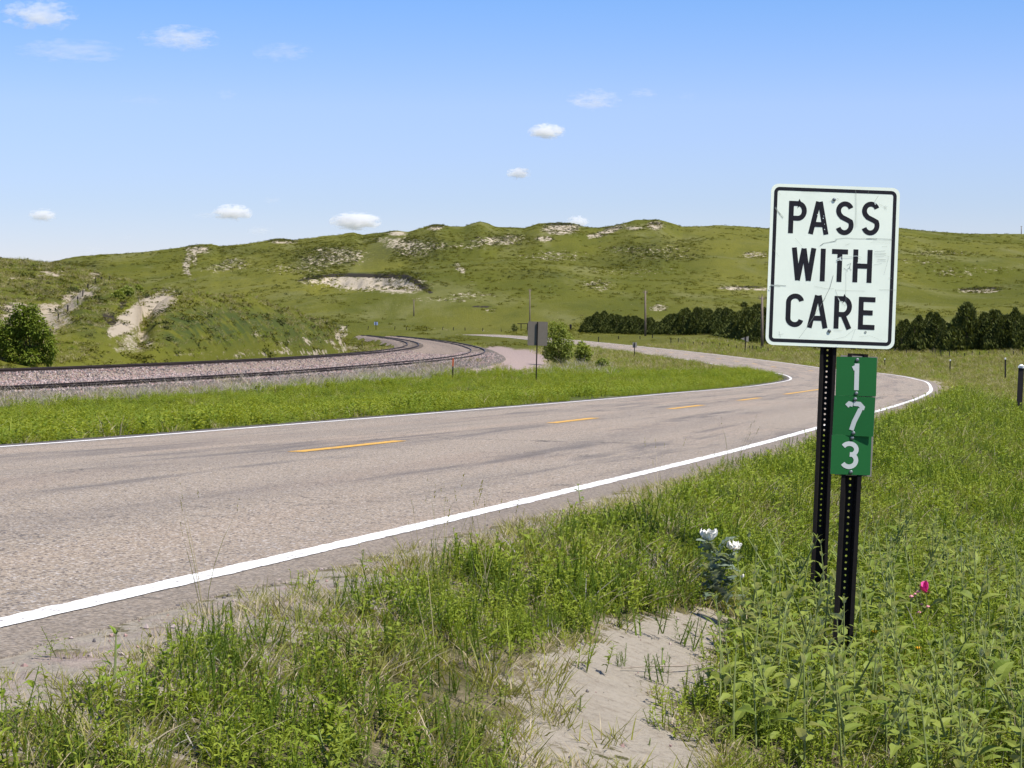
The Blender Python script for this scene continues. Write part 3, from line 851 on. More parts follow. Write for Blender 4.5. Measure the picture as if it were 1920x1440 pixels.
# post along the lean
top = at(1566, 372, D_S); topl = loc(top)
dirv = (topl - loc(at(1533, 1150, D_S))).normalized()
lean = math.atan2(dirv.x, dirv.z)
b0 = topl - dirv * ((topl.z + .45) / dirv.z)
Lp = (topl - b0).length
obj('post', u_post(Lp, .078, .0254, Lp * 0 + .0254 * int((loc(at(1542, 985, D_S)).z + .45) / .0254), 99), sgn, b0 + Vector((0, .045, 0)), (0, lean, 0))
pan = obj('sign_panel', plate_mesh('sign_panel', .612, .766, .036, .003, [M_SIGN, M_ALU], bend=lambda x, z: .0), sgn, loc(c), (0, ROLL, 0))
pm = .002531
bd = obj('border', ring_mesh('border', .612 - .030, .766 - .030, .026, .0165, -.0006, M_BLACK), pan)
def sp(px, py):   # photo pixel on the panel to panel coordinates
    w = at(px, py, D_S) - c
    ca, sa = math.cos(ROLL), math.sin(ROLL)
    return (w.x * ca - w.z * sa, w.x * sa + w.z * ca)
def crop(u, v): return 1400 + u / 3.79, 320 + v / 3.79
letters = [('P', 362, 331, 128, 230), ('A', 513, 336, 140, 232), ('S', 697, 338, 130, 240), ('S', 881, 340, 130, 240),
           ('W', 404, 664, 168, 232), ('I', 541, 670, 34, 232), ('T', 660, 674, 114, 232), ('H', 823, 678, 136, 234),
           ('C', 342, 992, 128, 238), ('A', 505, 1002, 142, 232), ('R', 684, 1008, 126, 232), ('E', 853, 1014, 118, 232)]
for ch, u, v, w, h in letters:
    x, z = sp(*crop(u, v)); k = pm / 3.79
    letter_obj(ch, x, z, w * k, h * k, 35 * k, -.0007, M_BLACK, pan)
def scratch(pts, w, mat, y):
    mb = MB(); ribbon(mb, [sp(*crop(*p)) for p in pts], w * pm / 3.79, y)
    return mb
scr = MB()
def addto(dst, src): dst.add(src.v, src.f)
rr = random.Random(3)
lines = [([(200, 262), (228, 300), (258, 338)], 5), ([(206, 258), (240, 312)], 4), ([(222, 285), (262, 330)], 3), ([(170, 815), (215, 812), (280, 818)], 6), ([(160, 824), (200, 818), (240, 822)], 5),
         ([(630, 486), (700, 478), (800, 484), (900, 480), (1035, 488)], 4), ([(850, 483), (925, 486)], 7), ([(640, 492), (625, 500), (545, 516), (520, 535)], 5), ([(545, 518), (530, 528)], 8), ([(640, 500), (590, 508)], 2.5),
         ([(705, 718), (705, 960)], 2), ([(690, 692), (705, 702), (720, 716)], 5), ([(712, 672), (742, 656), (728, 690), (745, 708)], 5), ([(715, 700), (738, 684)], 5), ([(630, 845), (650, 905), (700, 962)], 3), ([(630, 848), (840, 856)], 2), ([(480, 820), (560, 838), (620, 838)], 2), ([(940, 846), (1060, 848)], 2.5),
         ([(615, 745), (592, 830), (545, 925)], 6), ([(560, 905), (500, 1000), (430, 1110)], 3), ([(430, 1110), (372, 1190)], 2.5), ([(910, 575), (985, 570)], 3), ([(905, 592), (990, 590)], 4), ([(915, 608), (975, 606)], 3), ([(930, 628), (988, 632)], 4), ([(925, 645), (990, 646)], 2), ([(905, 668), (960, 660)], 2),
         ([(935, 180), (912, 215), (910, 235)], 3), ([(940, 235), (985, 262), (1000, 255)], 2), ([(978, 250), (985, 275)], 2.5), ([(988, 248), (994, 278)], 2), ([(772, 135), (776, 290), (770, 410)], 2.5), ([(780, 150), (783, 400)], 1.5), ([(870, 140), (860, 165)], 2), ([(230, 1140), (240, 1185)], 3), ([(225, 1165), (262, 1160)], 2.5), ([(620, 1132), (680, 1134)], 2.5), ([(610, 1200), (700, 1180), (760, 1130), (780, 1128)], 1.5), ([(800, 1180), (870, 1172), (990, 1215)], 1.5), ([(740, 1215), (770, 1130)], 1.5), ([(975, 600), (1010, 610), (975, 740)], 1.5), ([(215, 140), (240, 170)], 2), ([(390, 150), (520, 148)], 1.5), ([(190, 560), (230, 610)], 1.5), ([(345, 480), (395, 540)], 1.5), ([(620, 200), (590, 218)], 2.5), ([(640, 198), (655, 203)], 4), ([(1005, 762), (1030, 765)], 2.5), ([(900, 495), (1030, 497)], 1.8), ([(880, 510), (1020, 515)], 1.5), ([(700, 530), (735, 518)], 2), ([(960, 540), (1000, 536)], 2)]
for i, (p, w) in enumerate(lines):
    addto(scr, scratch(p, w * .55, None, -.0012 - i * 2e-5))
obj('scratch_marks', scr.mesh('scratch_marks', [M_SCUFF]), pan, kind='stuff')
scr = MB()
for i, (p, w) in enumerate([([(642, 628), (665, 622), (672, 640)], 9), ([(640, 640), (668, 632)], 5), ([(660, 615), (780, 606), (820, 616)], 3), ([(785, 655), (818, 660)], 4), ([(500, 312), (505, 312)], 7), ([(546, 322), (550, 322)], 6), ([(541, 340), (547, 338)], 7), ([(551, 380), (555, 380)], 5), ([(550, 418), (556, 418)], 6), ([(909, 225), (915, 242)], 7), ([(650, 905), (660, 925)], 5), ([(160, 835), (170, 842)], 8), ([(170, 812), (190, 815)], 4), ([(640, 1238), (646, 1242)], 6)]):
    addto(scr, scratch(p, w, None, -.0030 - i * 2e-5))
obj('paint_chips', scr.mesh('paint_chips', [M_SCRAPE]), pan, kind='stuff')
mb = MB(); mb.tube([(0, 0, 0), (0, -.004, 0), (0, -.0055, 0)], [.0085, .0085, .004], 10); boltm = mb.mesh('bolt', [M_BOLT], True)
for u, v in ((622, 205), (587, 1139)):
    x, z = sp(*crop(u, v)); obj('bolt', boltm, pan, (x, 0, z))
x, z = sp(*crop(845, 1147)); mb = MB(); mb.tube([(0, 0, 0), (0, -.0015, 0)], [.006, .006], 8)
obj('bolt', mb.mesh('bolt_small', [M_SCUFF]), pan, (x, 0, z))

# mile plates on their own nearer post
D_M = 9.75
mt = at(1609, 661, D_M)
mbse = at(1581, 1190, D_M)
gz = float(terrain(np.array([mbse.x]), np.array([D_M]))[0])
mile = empty('mile_marker', (mbse.x - .03, D_M, gz), label='three stacked green number plates reading 173 on a black post', cat='mile marker')
def lm_(p): return p - mile.location
tl = lm_(mt); dv = (tl - lm_(mbse)).normalized(); lean2 = math.atan2(dv.x, dv.z)
b0 = tl - dv * ((tl.z + .3) / dv.z); Lp = (tl - b0).length
obj('post', u_post(Lp, .083, .0262, -1, 99), mile, b0 + Vector((0, .034, 0)), (0, lean2, 0))
plates = [('1', 1605.5, 706, 76, 73, 1.6, 0.0, 1604.5, 15, 50), ('7', 1600.5, 780, 76, 74, 3.0, .006, 1601.5, 30, 52), ('3', 1595.5, 853, 75, 74, 2.2, .002, 1593, 33, 52)]
for k, (ch, px, py, w, h, ang, yo, dx, dw, dh) in enumerate(plates):
    q = at(px, py, D_M); u = D_M / F
    bendf = (lambda x, z: .22 * x * x) if k != 1 else (lambda x, z: .45 * x * x + .012 * x)
    pl = obj('number_plate', plate_mesh('number_plate', w * u, h * u, .004, .0022, [M_GREEN, M_ALU]), mile, lm_(q) + Vector((0, -yo, 0)), (0, math.radians(ang), math.radians([0, -5, 2][k])))
    letter_obj(ch, (dx - px) * u, -.5 * u, dw * u, dh * u, 8.6 * u, -.0008, M_DIGIT, pl, 'digit')
    for zz in (.43, -.43):
        obj('bolt', boltm, pl, (0.002, 0, zz * h * u), (0, 0, 0), (.9, .9, .9))
# aluminium backing strip behind the plates, seen as a brownish edge
mb = MB(); mb.box((0, 0, 0), (.150, .002, 225 * D_M / F)); 
obj('backing_plate', mb.mesh('backing_plate', [M_ALU]), mile, lm_(at(1604.5, 780, D_M)) + Vector((.003, .012, 0)), (0, lean2, 0))

# ------------------------------------------------------------------ other signs and posts
def simple_sign(px, py_base, top_px, py_top, w_px, h_px, label, cat, shape='rect', mat=None, Y=None, postw=.07):
    g = hit(px, py_base) if Y is None else Vector(((px - 960) / F * Y, Y, float(terrain(np.array([(px - 960) / F * Y]), np.array([Y]))[0])))
    Y = g.y; u = Y / F
    t = empty('road_sign', g, label=label, cat=cat)
    H = (CZ + (HY - py_top) * u) - g.z
    mb = MB()
    lx = (top_px - px) * u
    mb.box((0, 0, 0), (postw, .05, H + .3 - .02)); me = mb.mesh('post', [M_POST])
    an = math.atan2(lx, H)
    obj('post', me, t, (lx * .5 - .15 * lx / H, -.03, (H - .3 - .02) / 2), (0, an, 0))
    w, h = w_px * u, h_px * u
    if shape == 'rect':
        pm_ = plate_mesh('sign_panel', w, h, .04 * min(1, w), .004, [mat or M_ALU, M_ALU])
        obj('sign_panel', pm_, t, (lx + .002, .03, H - h / 2), (0, an, 0))
    elif shape == 'pennant':
        V = [(-w * .66, 0, 0), (w * .34, 0, h / 2), (w * .34, 0, -h / 2)]
        V = V + [(x, .004, z) for x, _, z in V]
        pm_ = mesh_np('sign_panel', V, [(0, 2, 1), (3, 4, 5), (0, 1, 4, 3), (1, 2, 5, 4), (2, 0, 3, 5)], [mat or M_ALU])
        obj('sign_panel', pm_, t, (lx, .03, H - h / 2), (0, an, 0))
    return t
M_BACK = plain('dull_sign_back', (.155, .132, .105), .7, .3, 0, .15, 5)
simple_sign(1005, 718, 1008, 603, 37, 45, 'grey unpainted back of a road sign beside the bright green bush', 'road sign', mat=M_BACK)
simple_sign(1189.5, 668, 1190, 642, 8, 10, 'small grey sign back at the inner road edge, right of the bushes', 'road sign', postw=.09)
simple_sign(1396.5, 663, 1398.5, 630, 15, 11, 'grey pennant-shaped sign in front of the dark junipers', 'road sign', 'pennant', postw=.12)
M_BLUE = plain('blue_sign_face', (.26, .32, .48), .5, .3)
simple_sign(705, 618, 705, 603.5, 7, 6, 'tiny pale blue sign at the far road beyond the rails', 'road sign', mat=M_BLUE, postw=.15)

M_ORANGE = plain('orange_marker', (.42, .085, .02), .6, .3)
M_WOODPOST = plain('weathered_wood', (.105, .082, .062), .9, .1, 0, .35, 5)
M_TPOST = plain('dark_steel', (.010, .008, .008), .7, .3, 0, .4, 12)
M_CAP = plain('white_reflector_cap', (.75, .75, .72), .5, .3)
def marker(px, pyb, pyt, w, label, top_mat, body_mat, cap_frac, cat, name, lean=0., Y=None):
    g = hit(px, pyb) if Y is None else Vector(((px - 960) / F * Y, Y, float(terrain(np.array([(px - 960) / F * Y]), np.array([Y]))[0])))
    u = g.y / F; H = CZ + (HY - pyt) * u - g.z
    t = empty(name, g, (0, lean, 0), label=label, cat=cat)
    mb = MB(); hb = H * (1 - cap_frac)
    # T-shaped steel section
    mb.box((0, 0, (hb - .3) / 2), (w, w * .16, hb + .3)); mb.box((0, w * .3, (hb - .3) / 2), (w * .18, w * .44, hb + .3))
    obj('post', mb.mesh('post', [body_mat]), t)
    mb = MB(); mb.box((0, -.0, hb + H * cap_frac / 2), (w * 1.12, w * .5, H * cap_frac)); mb.tube([(0, 0, H - .002), (0, 0, H + w * .3)], [w * .5, w * .25], 8)
    obj('reflector_cap', mb.mesh('reflector_cap', [top_mat]), t)
    return t
marker(848.5, 711, 672, .075, 'orange-topped black marker post between the road and the rails', M_ORANGE, M_POST, .38, 'marker post', 'marker_post', .03)
marker(1910, 786, 686, .125, 'tall black delineator post at the frame edge, nearest and cut off', M_CAP, M_TPOST, .04, 'delineator', 'delineator_post', .05)
marker(1885, 712, 671.5, .11, 'black delineator post with white cap, second nearest along the bend', M_CAP, M_TPOST, .06, 'delineator', 'delineator_post')
marker(1781, 698.5, 674.5, .10, 'short black delineator post just beyond the outside of the bend', M_CAP, M_TPOST, .09, 'delineator', 'delineator_post', .03)
marker(1659, 689, 672.5, .08, 'smallest black delineator post, right beside the green number plates', M_CAP, M_TPOST, .10, 'delineator', 'delineator_post')
marker(679, 657, 638, .07, 'thin brown stake on the pale slope inside the rail curve', M_WOODPOST, M_WOODPOST, .1, 'stake', 'wooden_stake')

M_POLE = plain('grey_pole_wood', (.17, .135, .105), .9, .1, 0, .3, 3)
def utility_pole(px, Y, py_top, r, label, arm=False):
    X = (px - 960) / F * Y
    g = float(terrain(np.array([X]), np.array([Y]))[0]); H = CZ + (HY - py_top) / F * Y - g
    t = empty('utility_pole', (X, Y, g), label=label, cat='utility pole', group='utility poles beyond the road')
    mb = MB(); mb.tube([(0, 0, -.5), (0, 0, H * .5), (0, 0, H)], [r, r * .85, r * .68], 8)
    obj('pole', mb.mesh('pole', [M_POLE], True), t)
    mb = MB()
    for s in (-1, 1): mb.tube([(s * r * .8, 0, H - .25), (s * r * 2.0, 0, H - .1), (s * r * 2.0, 0, H + .12)], [.035, .03, .05], 6)
    mb.box((0, 0, H - .3), (r * 4.2, .1, .10))
    obj('insulator_bracket', mb.mesh('insulator_bracket', [M_POLE]), t)
    mb = MB(); mb.tube([(0, 0, H - .01), (0, 0, H + .28)], [.06, .045], 6)
    obj('insulator', mb.mesh('insulator', [M_POLE]), t)
utility_pole(1210, 405, 545, .19, 'utility pole standing in front of the left end of the juniper belt')
utility_pole(1429, 300, 556, .19, 'utility pole partly hidden behind the PASS WITH CARE sign')
utility_pole(993.5, 560, 543, .17, 'thin utility pole rising just above the grey sign back')
utility_pole(776, 660, 562, .17, 'utility pole above the apex of the rail curve')
utility_pole(568, 860, 548, .17, 'short utility pole beyond the crest of the grassy mound')
utility_pole(366, 980, 524, .16, 'faint utility pole low on the hillside below the branching sand scar')
utility_pole(1915, 1500, 424, .30, 'lone pole on the skyline at the far end of the ridge')

def fence(name_label, pts, hts, wires=True, mat=M_TPOST, w=.07):
    g0 = hit(*pts[0])
    t = empty('wire_fence', g0, label=name_label, cat='fence')
    tops = []
    P3 = []
    for i, (p, hh) in enumerate(zip(pts, hts)):
        g = hit(*p); u = g.y / F; H = hh * u
        mb = MB(); mb.box((0, 0, (H - .3) / 2), (w * max(1, g.y / 230), w * max(1, g.y / 230), H + .3))
        obj('fence_post', mb.mesh('fence_post', [mat]), t, g - g0, (0, random.gauss(0, .06), random.random()))
        P3.append((g - g0, H))
    if wires:
        mb = MB()
        for fr in (.35, .62, .9):
            for (a, h1), (b, h2) in zip(P3[:-1], P3[1:]):
                mb.tube([a + Vector((0, 0, h1 * fr)), b + Vector((0, 0, h2 * fr))], .006, 3, cap=False)
        obj('fence_wires', mb.mesh('fence_wires', [M_TPOST]), t)
    return t
random.seed(11)
fence('old wire fence with leaning stakes in front of the junipers behind the big sign', [(1625, 661), (1650, 662), (1700, 664), (1748, 665), (1754, 669), (1765, 672), (1780, 671), (1794, 668), (1808, 670), (1823, 668), (1837, 669), (1853, 667), (1884, 664), (1900, 666), (1918, 668)], [11, 9, 8, 12, 14, 15, 13, 8, 8, 10, 10, 8, 10, 8, 8], w=.06)
fence('wire fence of small stakes along the far bank between the pennant sign and junipers', [(1122, 641), (1160, 636), (1200, 636), (1223, 634), (1258, 645), (1272, 642), (1285, 645), (1300, 648), (1318, 650), (1336, 648), (1350, 652), (1366, 652), (1381, 656), (1405, 656), (1411, 658), (1418, 657), (1427, 659), (1440, 662)], [9, 6, 6, 7, 12, 8, 7, 7, 8, 7, 9, 7, 8, 8, 10, 8, 9, 9], w=.06)
fence('fence posts climbing the sandy slope left of the gully', [(109, 600), (127, 584), (146, 571), (155, 556), (164, 544), (178, 534), (190, 528), (205, 526)], [12, 12, 15, 13, 12, 13, 9, 8], w=.08)
fence('distant low fence along the far road below the hills', [(596, 617), (626, 617), (650, 616), (690, 618), (740, 618), (762, 619), (800, 619), (830, 619), (850, 619.5), (872, 620), (905, 621), (940, 622), (962, 622)], [6] * 13, w=.05)
# ranch gateway beside the far road
g = hit(977, 620)
gt = empty('gateway', g, label='dark timber gateway beam and posts behind the grey sign back', cat='gateway')
u = g.y / F
mb = MB(); mb.box((6 * u, 0, 13 * u), (26 * u, .25, 1.4 * u)); obj('beam', mb.mesh('beam', [M_TPOST]), gt)
for xo in (0, 12): mb = MB(); mb.box((xo * u, 0, 6 * u), (1.6 * u, .2, 13 * u)); obj('post', mb.mesh('post', [M_TPOST]), gt)
mb = MB(); mb.tube([(-12 * u, 0, 0), (-11.5 * u, 0, 3 * u), (-12 * u, 0, 7 * u), (-12.5 * u, 0, 8.5 * u)], [2 * u, 4 * u, 2.6 * u, .4 * u], 7)
marker(1070, 619, 609, .45, 'dark squat mailbox post right of the tall bush beyond the road', M_TPOST, M_TPOST, .45, 'mailbox', 'mailbox')

# ------------------------------------------------------------------ vegetation sources
SRC = []
def source_collection(name, meshes):
    c = bpy.data.collections.new(name)
    for i, me in enumerate(meshes):
        o = bpy.data.objects.new('%s_%02d' % (name, i), me)
        c.objects.link(o)
    return c

def scatter(name, pts, rot, scl, idx, coll, **kw):
    """one ground-cover object: small plants set on given points"""
    me = bpy.data.meshes.new(name)
    me.vertices.add(len(pts)); me.vertices.foreach_set('co', np.asarray(pts, np.float32).ravel())
    attr(me, 'rot', rot, 'FLOAT_VECTOR'); attr(me, 'scl', scl, 'FLOAT_VECTOR')
    a = me.attributes.new('idx', 'INT', 'POINT'); a.data.foreach_set('value', np.asarray(idx, np.int32))
    o = obj(name, me, kind='stuff', **kw)
    ng = bpy.data.node_groups.new(name, 'GeometryNodeTree')
    ng.interface.new_socket('Geometry', in_out='INPUT', socket_type='NodeSocketGeometry')
    ng.interface.new_socket('Geometry', in_out='OUTPUT', socket_type='NodeSocketGeometry')
    N, L = ng.nodes, ng.links
    gi, go = N.new('NodeGroupInput'), N.new('NodeGroupOutput')
    ci = N.new('GeometryNodeCollectionInfo'); ci.inputs['Collection'].default_value = coll
    ci.inputs['Separate Children'].default_value = True; ci.inputs['Reset Children'].default_value = True
    ip = N.new('GeometryNodeInstanceOnPoints'); ip.inputs['Pick Instance'].default_value = True
    def na(nm, typ):
        q = N.new('GeometryNodeInputNamedAttribute'); q.data_type = typ; q.inputs['Name'].default_value = nm
        return q.outputs['Attribute']
    er = N.new('FunctionNodeEulerToRotation')
    L.new(gi.outputs[0], ip.inputs['Points']); L.new(ci.outputs[0], ip.inputs['Instance'])
    L.new(na('idx', 'INT'), ip.inputs['Instance Index']); L.new(na('rot', 'FLOAT_VECTOR'), er.inputs[0])
    L.new(er.outputs[0], ip.inputs['Rotation']); L.new(na('scl', 'FLOAT_VECTOR'), ip.inputs['Scale'])
    L.new(ip.outputs[0], go.inputs[0])
    md = o.modifiers.new('scatter', 'NODES'); md.node_group = ng
    return o

def blades_mesh(name, n, hmin, hmax, spread, wid, lean, curl, mats, seed, seg=3, heads=0, mfrac=None, base_bias=.6):
    r = np.random.default_rng(seed)
    V = []; Fq = []; Ft = []; tip = []; fm = []
    F_ = []
    for i in range(n):
        rad = spread * r.random() ** base_bias; th = r.random() * 2 * math.pi
        bx, by = rad * math.cos(th), rad * math.sin(th)
        h = hmin + (hmax - hmin) * r.random()
        d = th + r.normal(0, .9); ln = lean * (.3 + r.random()); cu = curl * r.random()
        fa = r.random() * math.pi; w = wid * (.6 + .8 * r.random())
        fx_, fy_ = math.cos(fa), math.sin(fa)
        b = len(V)
        for k in range(seg):
            t = k / seg
            off = h * (ln * t + cu * t * t)
            z = h * (t - .25 * cu * t * t)
            ww = w * (1 - .35 * t) / 2
            x, y = bx + off * math.cos(d), by + off * math.sin(d)
            V += [(x - fx_ * ww, y - fy_ * ww, z), (x + fx_ * ww, y + fy_ * ww, z)]
            tip += [t, t]
        off = h * (ln + cu); V.append((bx + off * math.cos(d), by + off * math.sin(d), h * (1 - .25 * cu))); tip.append(1)
        m = 0 if mfrac is None else (1 if r.random() < mfrac else 0)
        for k in range(seg - 1):
            F_.append((b + 2 * k, b + 2 * k + 1, b + 2 * k + 3, b + 2 * k + 2)); fm.append(m)
        F_.append((b + 2 * seg - 2, b + 2 * seg - 1, b + 2 * seg)); fm.append(m)
        if i < heads:
            # a slim seed head along the upper stalk
            px, py, pz = V[b + 2 * seg]
            hl = .05 + .04 * r.random()
            dx, dy = math.cos(d) * (ln + cu) * .8, math.sin(d) * (ln + cu) * .8
            for q in range(7):
                t = q / 7; c = (px + dx * hl * t, py + dy * hl * t, pz - .01 + hl * t)
                a = r.random() * 6.28; s = .0045 * (1.2 - abs(t - .4))
                e = len(V)
                V += [c, (c[0] + s * math.cos(a), c[1] + s * math.sin(a), c[2] + .010), (c[0] - s * .3, c[1] + s, c[2] + .014)]
                tip += [0, 1, 1]; F_.append((e, e + 1, e + 2)); fm.append(len(mats) - 1)
    me = mesh_np(name, V, F_, mats, fm=fm)
    attr(me, 'tip', tip)
    return me

def leafcard(V, F_, fm, tip, base, d, up, L, W, fold=.25, droop=.2, m=0):
    """one small leaf: four faces folded along its midrib"""
    d = d.normalized(); s = d.cross(up)
    if s.length < .05: s = Vector((1, 0, 0))
    s.normalize(); u = s.cross(d).normalized()
    b = len(V)
    mid = base + d * L * .45 + u * L * .02; end = base + d * L - u * L * droop
    V += [base, mid + s * W / 2 + u * W * fold, mid, mid - s * W / 2 + u * W * fold, end]
    tip += [0, .5, .3, .5, 1]
    F_ += [(b, b + 2, b + 1), (b, b + 3, b + 2), (b + 2, b + 4, b + 1), (b + 2, b + 3, b + 4)]
    fm += [m] * 4

def forb_mesh(name, stems, h, spread, L, W, per, mats, seed, up=.5, m=0, stemw=.003):
    r = random.Random(seed); V = []; F_ = []; fm = []; tip = []
    for s in range(stems):
        th = r.random() * 6.28; rad = spread * math.sqrt(r.random())
        p0 = Vector((rad * math.cos(th), rad * math.sin(th), 0))
        hh = h * (.55 + .6 * r.random())
        p1 = p0 + Vector((r.gauss(0, .22), r.gauss(0, .22), 1)) * hh
        b = len(V); a = r.random() * 3.14; w = Vector((math.cos(a), math.sin(a), 0)) * stemw
        V += [p0 - w, p0 + w, p1 + w * .5, p1 - w * .5]; tip += [0, 0, .5, .5]
        F_.append((b, b + 1, b + 2, b + 3)); fm.append(m)
        for k in range(per):
            t = .2 + .8 * (k + r.random() * .6) / per
            t = min(t, 1)
            base = p0.lerp(p1, t); an = k * 2.4 + r.random()
            d = Vector((math.cos(an), math.sin(an), up * (r.random() * 1.2 - .1 + t * .6)))
            q = L * (.6 + .6 * r.random()) * (1.1 - .45 * t)
            leafcard(V, F_, fm, tip, base, d, Vector((0, 0, 1)), q, W * q / L, .2, .25 * r.random(), m)
    me = mesh_np(name, V, F_, mats, fm=fm); attr(me, 'tip', tip)
    return me

M_GRASS = leafmat('grass_blade', (.18, .205, .018), (.31, .30, .042), .35, .5, (.20, .165, .085), (.24, .235, .07))
M_GRASS2 = leafmat('grass_lush', (.16, .215, .010), (.27, .305, .020), .35, .5, (.235, .24, .045), (.27, .30, .05))
M_FORB2 = leafmat('leafy_weed', (.085, .155, .010), (.18, .25, .02), .35, .5, (.24, .25, .05), (.25, .29, .05))
M_DRY = leafmat('dry_grass', (.36, .29, .175), (.50, .42, .29), .2, .7)
M_GREYDRY = leafmat('grey_dead_grass', (.27, .235, .20), (.44, .40, .36), .15, .8)
M_FORB = leafmat('weed_leaf', (.155, .22, .018), (.27, .31, .042), .3, .5, (.22, .25, .08))
M_FORBD = leafmat('dark_weed_leaf', (.075, .125, .014), (.13, .185, .022), .3, .5)
M_OLIVE = leafmat('olive_grass', (.16, .16, .028), (.28, .25, .062), .25, .7, (.22, .19, .09))

gr = [blades_mesh('g%d' % i, 30, .04, .125, .09, .0045, .55, .8, [M_GRASS, M_DRY], 10 + i, 3, 0, .16) for i in range(5)]
gr += [blades_mesh('gs%d' % i, 26, .02, .07, .08, .0042, .8, .9, [M_GRASS, M_DRY], 30 + i, 2, 0, .30) for i in range(3)]
gr += [blades_mesh('gd%d' % i, 20, .04, .13, .09, .0035, .8, .8, [M_DRY, M_GREYDRY], 40 + i, 2, 0, .4) for i in range(2)]
gr += [forb_mesh('f%d' % i, 6, .13, .07, .032, .013, 9, [M_FORB, M_FORBD], 50 + i) for i in range(3)]
gr += [forb_mesh('ff%d' % i, 9, .12, .08, .026, .005, 16, [M_FORBD, M_FORB], 60 + i, .9, 0) for i in range(2)]
gr += [forb_mesh('fb%d' % i, 4, .14, .06, .048, .022, 7, [M_FORB], 66 + i) for i in range(2)]
C_NEAR = source_collection('near_plants', gr)            # 0-4 grass, 5-7 short, 8-9 dry, 10-12 forb, 13-14 feathery, 15-16 broad
st = [blades_mesh('stalk%d' % i, 5, .38, .62, .05, .0028, .16, .25, [M_DRY, M_GRASS, M_OLIVE], 80 + i, 4, 5, .5) for i in range(4)]
C_STALK = source_collection('stalks', st)

# middle distance: coarser tufts
md_ = [blades_mesh('m%d' % i, 46, .10, .38, .32, .014, .45, .8, [M_GRASS2, M_OLIVE], 100 + i, 2, 0, .22) for i in range(3)]
md_ += [forb_mesh('mf%d' % i, 9, .30, .30, .095, .055, 8, [M_GRASS2 if i % 2 else M_FORB2], 110 + i) for i in range(4)]
md_ += [blades_mesh('mo%d' % i, 46, .10, .36, .32, .012, .5, .8, [M_OLIVE, M_DRY], 120 + i, 2, 0, .35) for i in range(2)]
md_ += [blades_mesh('md%d' % i, 26, .25, .75, .25, .010, .45, .9, [M_GREYDRY, M_DRY], 130 + i, 3, 0, .2) for i in range(2)]
md_ += [blades_mesh('mg%d' % i, 46, .10, .34, .32, .012, .45, .8, [M_GRASS, M_DRY], 140 + i, 2, 0, .2) for i in range(2)]
C_MID = source_collection('mid_plants', md_)             # 0-2 lush, 3-6 leafy, 7-8 olive, 9-10 dead, 11-12 grass

# ------------------------------------------------------------------ ground cover
def sample(Y0, Y1, rho, amin, amax, seed):
    """random ground points inside a wedge of view directions, density rho(Y) per square metre"""
    r = np.random.default_rng(seed)
    edges = np.geomspace(Y0, Y1, 60); X, Y = [], []
    for a, b in zip(edges[:-1], edges[1:]):
        m = (a + b) / 2; area = (b - a) * (amax - amin) / F * m
        k = r.poisson(area * rho(m))
        y = a + (b - a) * r.random(k); px = amin + (amax - amin) * r.random(k)
        X.append((px - 960) / F * y); Y.append(y)
    X = np.concatenate(X); Y = np.concatenate(Y)
    return X, Y
def side(X, Y):
    xr, hr, _ = roadY(Y); d = (X - xr) * np.cos(hr)
    return d, np.abs(d) - HALF - .30
def toimg(X, Y, Z): return 960 + F * X / Y, HY + F * (CZ - Z) / Y

def thin(X, Y, keep, r):
    k = r.random(len(X)) < keep
    return k

r = np.random.default_rng(5)
# right verge, close
X, Y = sample(4.3, 62, lambda y: 300 * min(1, (13 / y)) ** 1.45, -160, 2080, 21)
d, e = side(X, Y)
Z = terrain(X, Y); px, py = toimg(X, Y, Z)
bare = blob(px, py, NEARSAND)
patch = fbm(X / .55, Y / .8, 71, 3); patch2 = fbm(X / 1.7, Y / 2.2, 72, 3)
dens = np.clip(.80 + .65 * patch, .08, 1) * np.clip((e + .02) / .5, .06, 1) * (1 - .95 * sst(.25, .85, bare + .60 * patch))
k = (d > 0) & (e > .04) & (r.random(len(X)) < dens)
X, Y, Z, e, patch, patch2, px, py, bare = (q[k] for q in (X, Y, Z, e, patch, patch2, px, py, bare))
u = r.random(len(X))
idx = np.where(u < .27, r.integers(0, 5, len(X)), np.where(u < .46, r.integers(5, 8, len(X)), np.where(u < .55, r.integers(8, 10, len(X)), np.where(u < .80, r.integers(10, 13, len(X)), np.where(u < .90, r.integers(13, 15, len(X)), r.integers(15, 17, len(X)))))))
idx = np.where((patch2 > .12) & (u < .5), r.integers(10, 15, len(X)), idx)
idx = np.where((e < .5) & (u > .25), r.integers(5, 9, len(X)), idx)
idx = np.where((bare > .3) & (u > .4), r.integers(5, 8, len(X)), idx)
sc = (.55 + .75 * r.random(len(X))) * np.where(Y < 9, .75, 1) * (1 + np.clip((Y - 14) / 32, 0, 1.1)) * np.clip(.5 + e * .8, .5, 1.1)
rot = np.stack([r.normal(0, .10, len(X)), r.normal(0, .10, len(X)), r.random(len(X)) * 6.28], -1)
print('near', len(X))
scatter('verge_grass', np.stack([X, Y, Z - .005], -1), rot, np.stack([sc, sc, sc * (.8 + .4 * r.random(len(X)))], -1), idx, C_NEAR, label='mixed grass and low weeds on the near roadside verge', cat='grass')

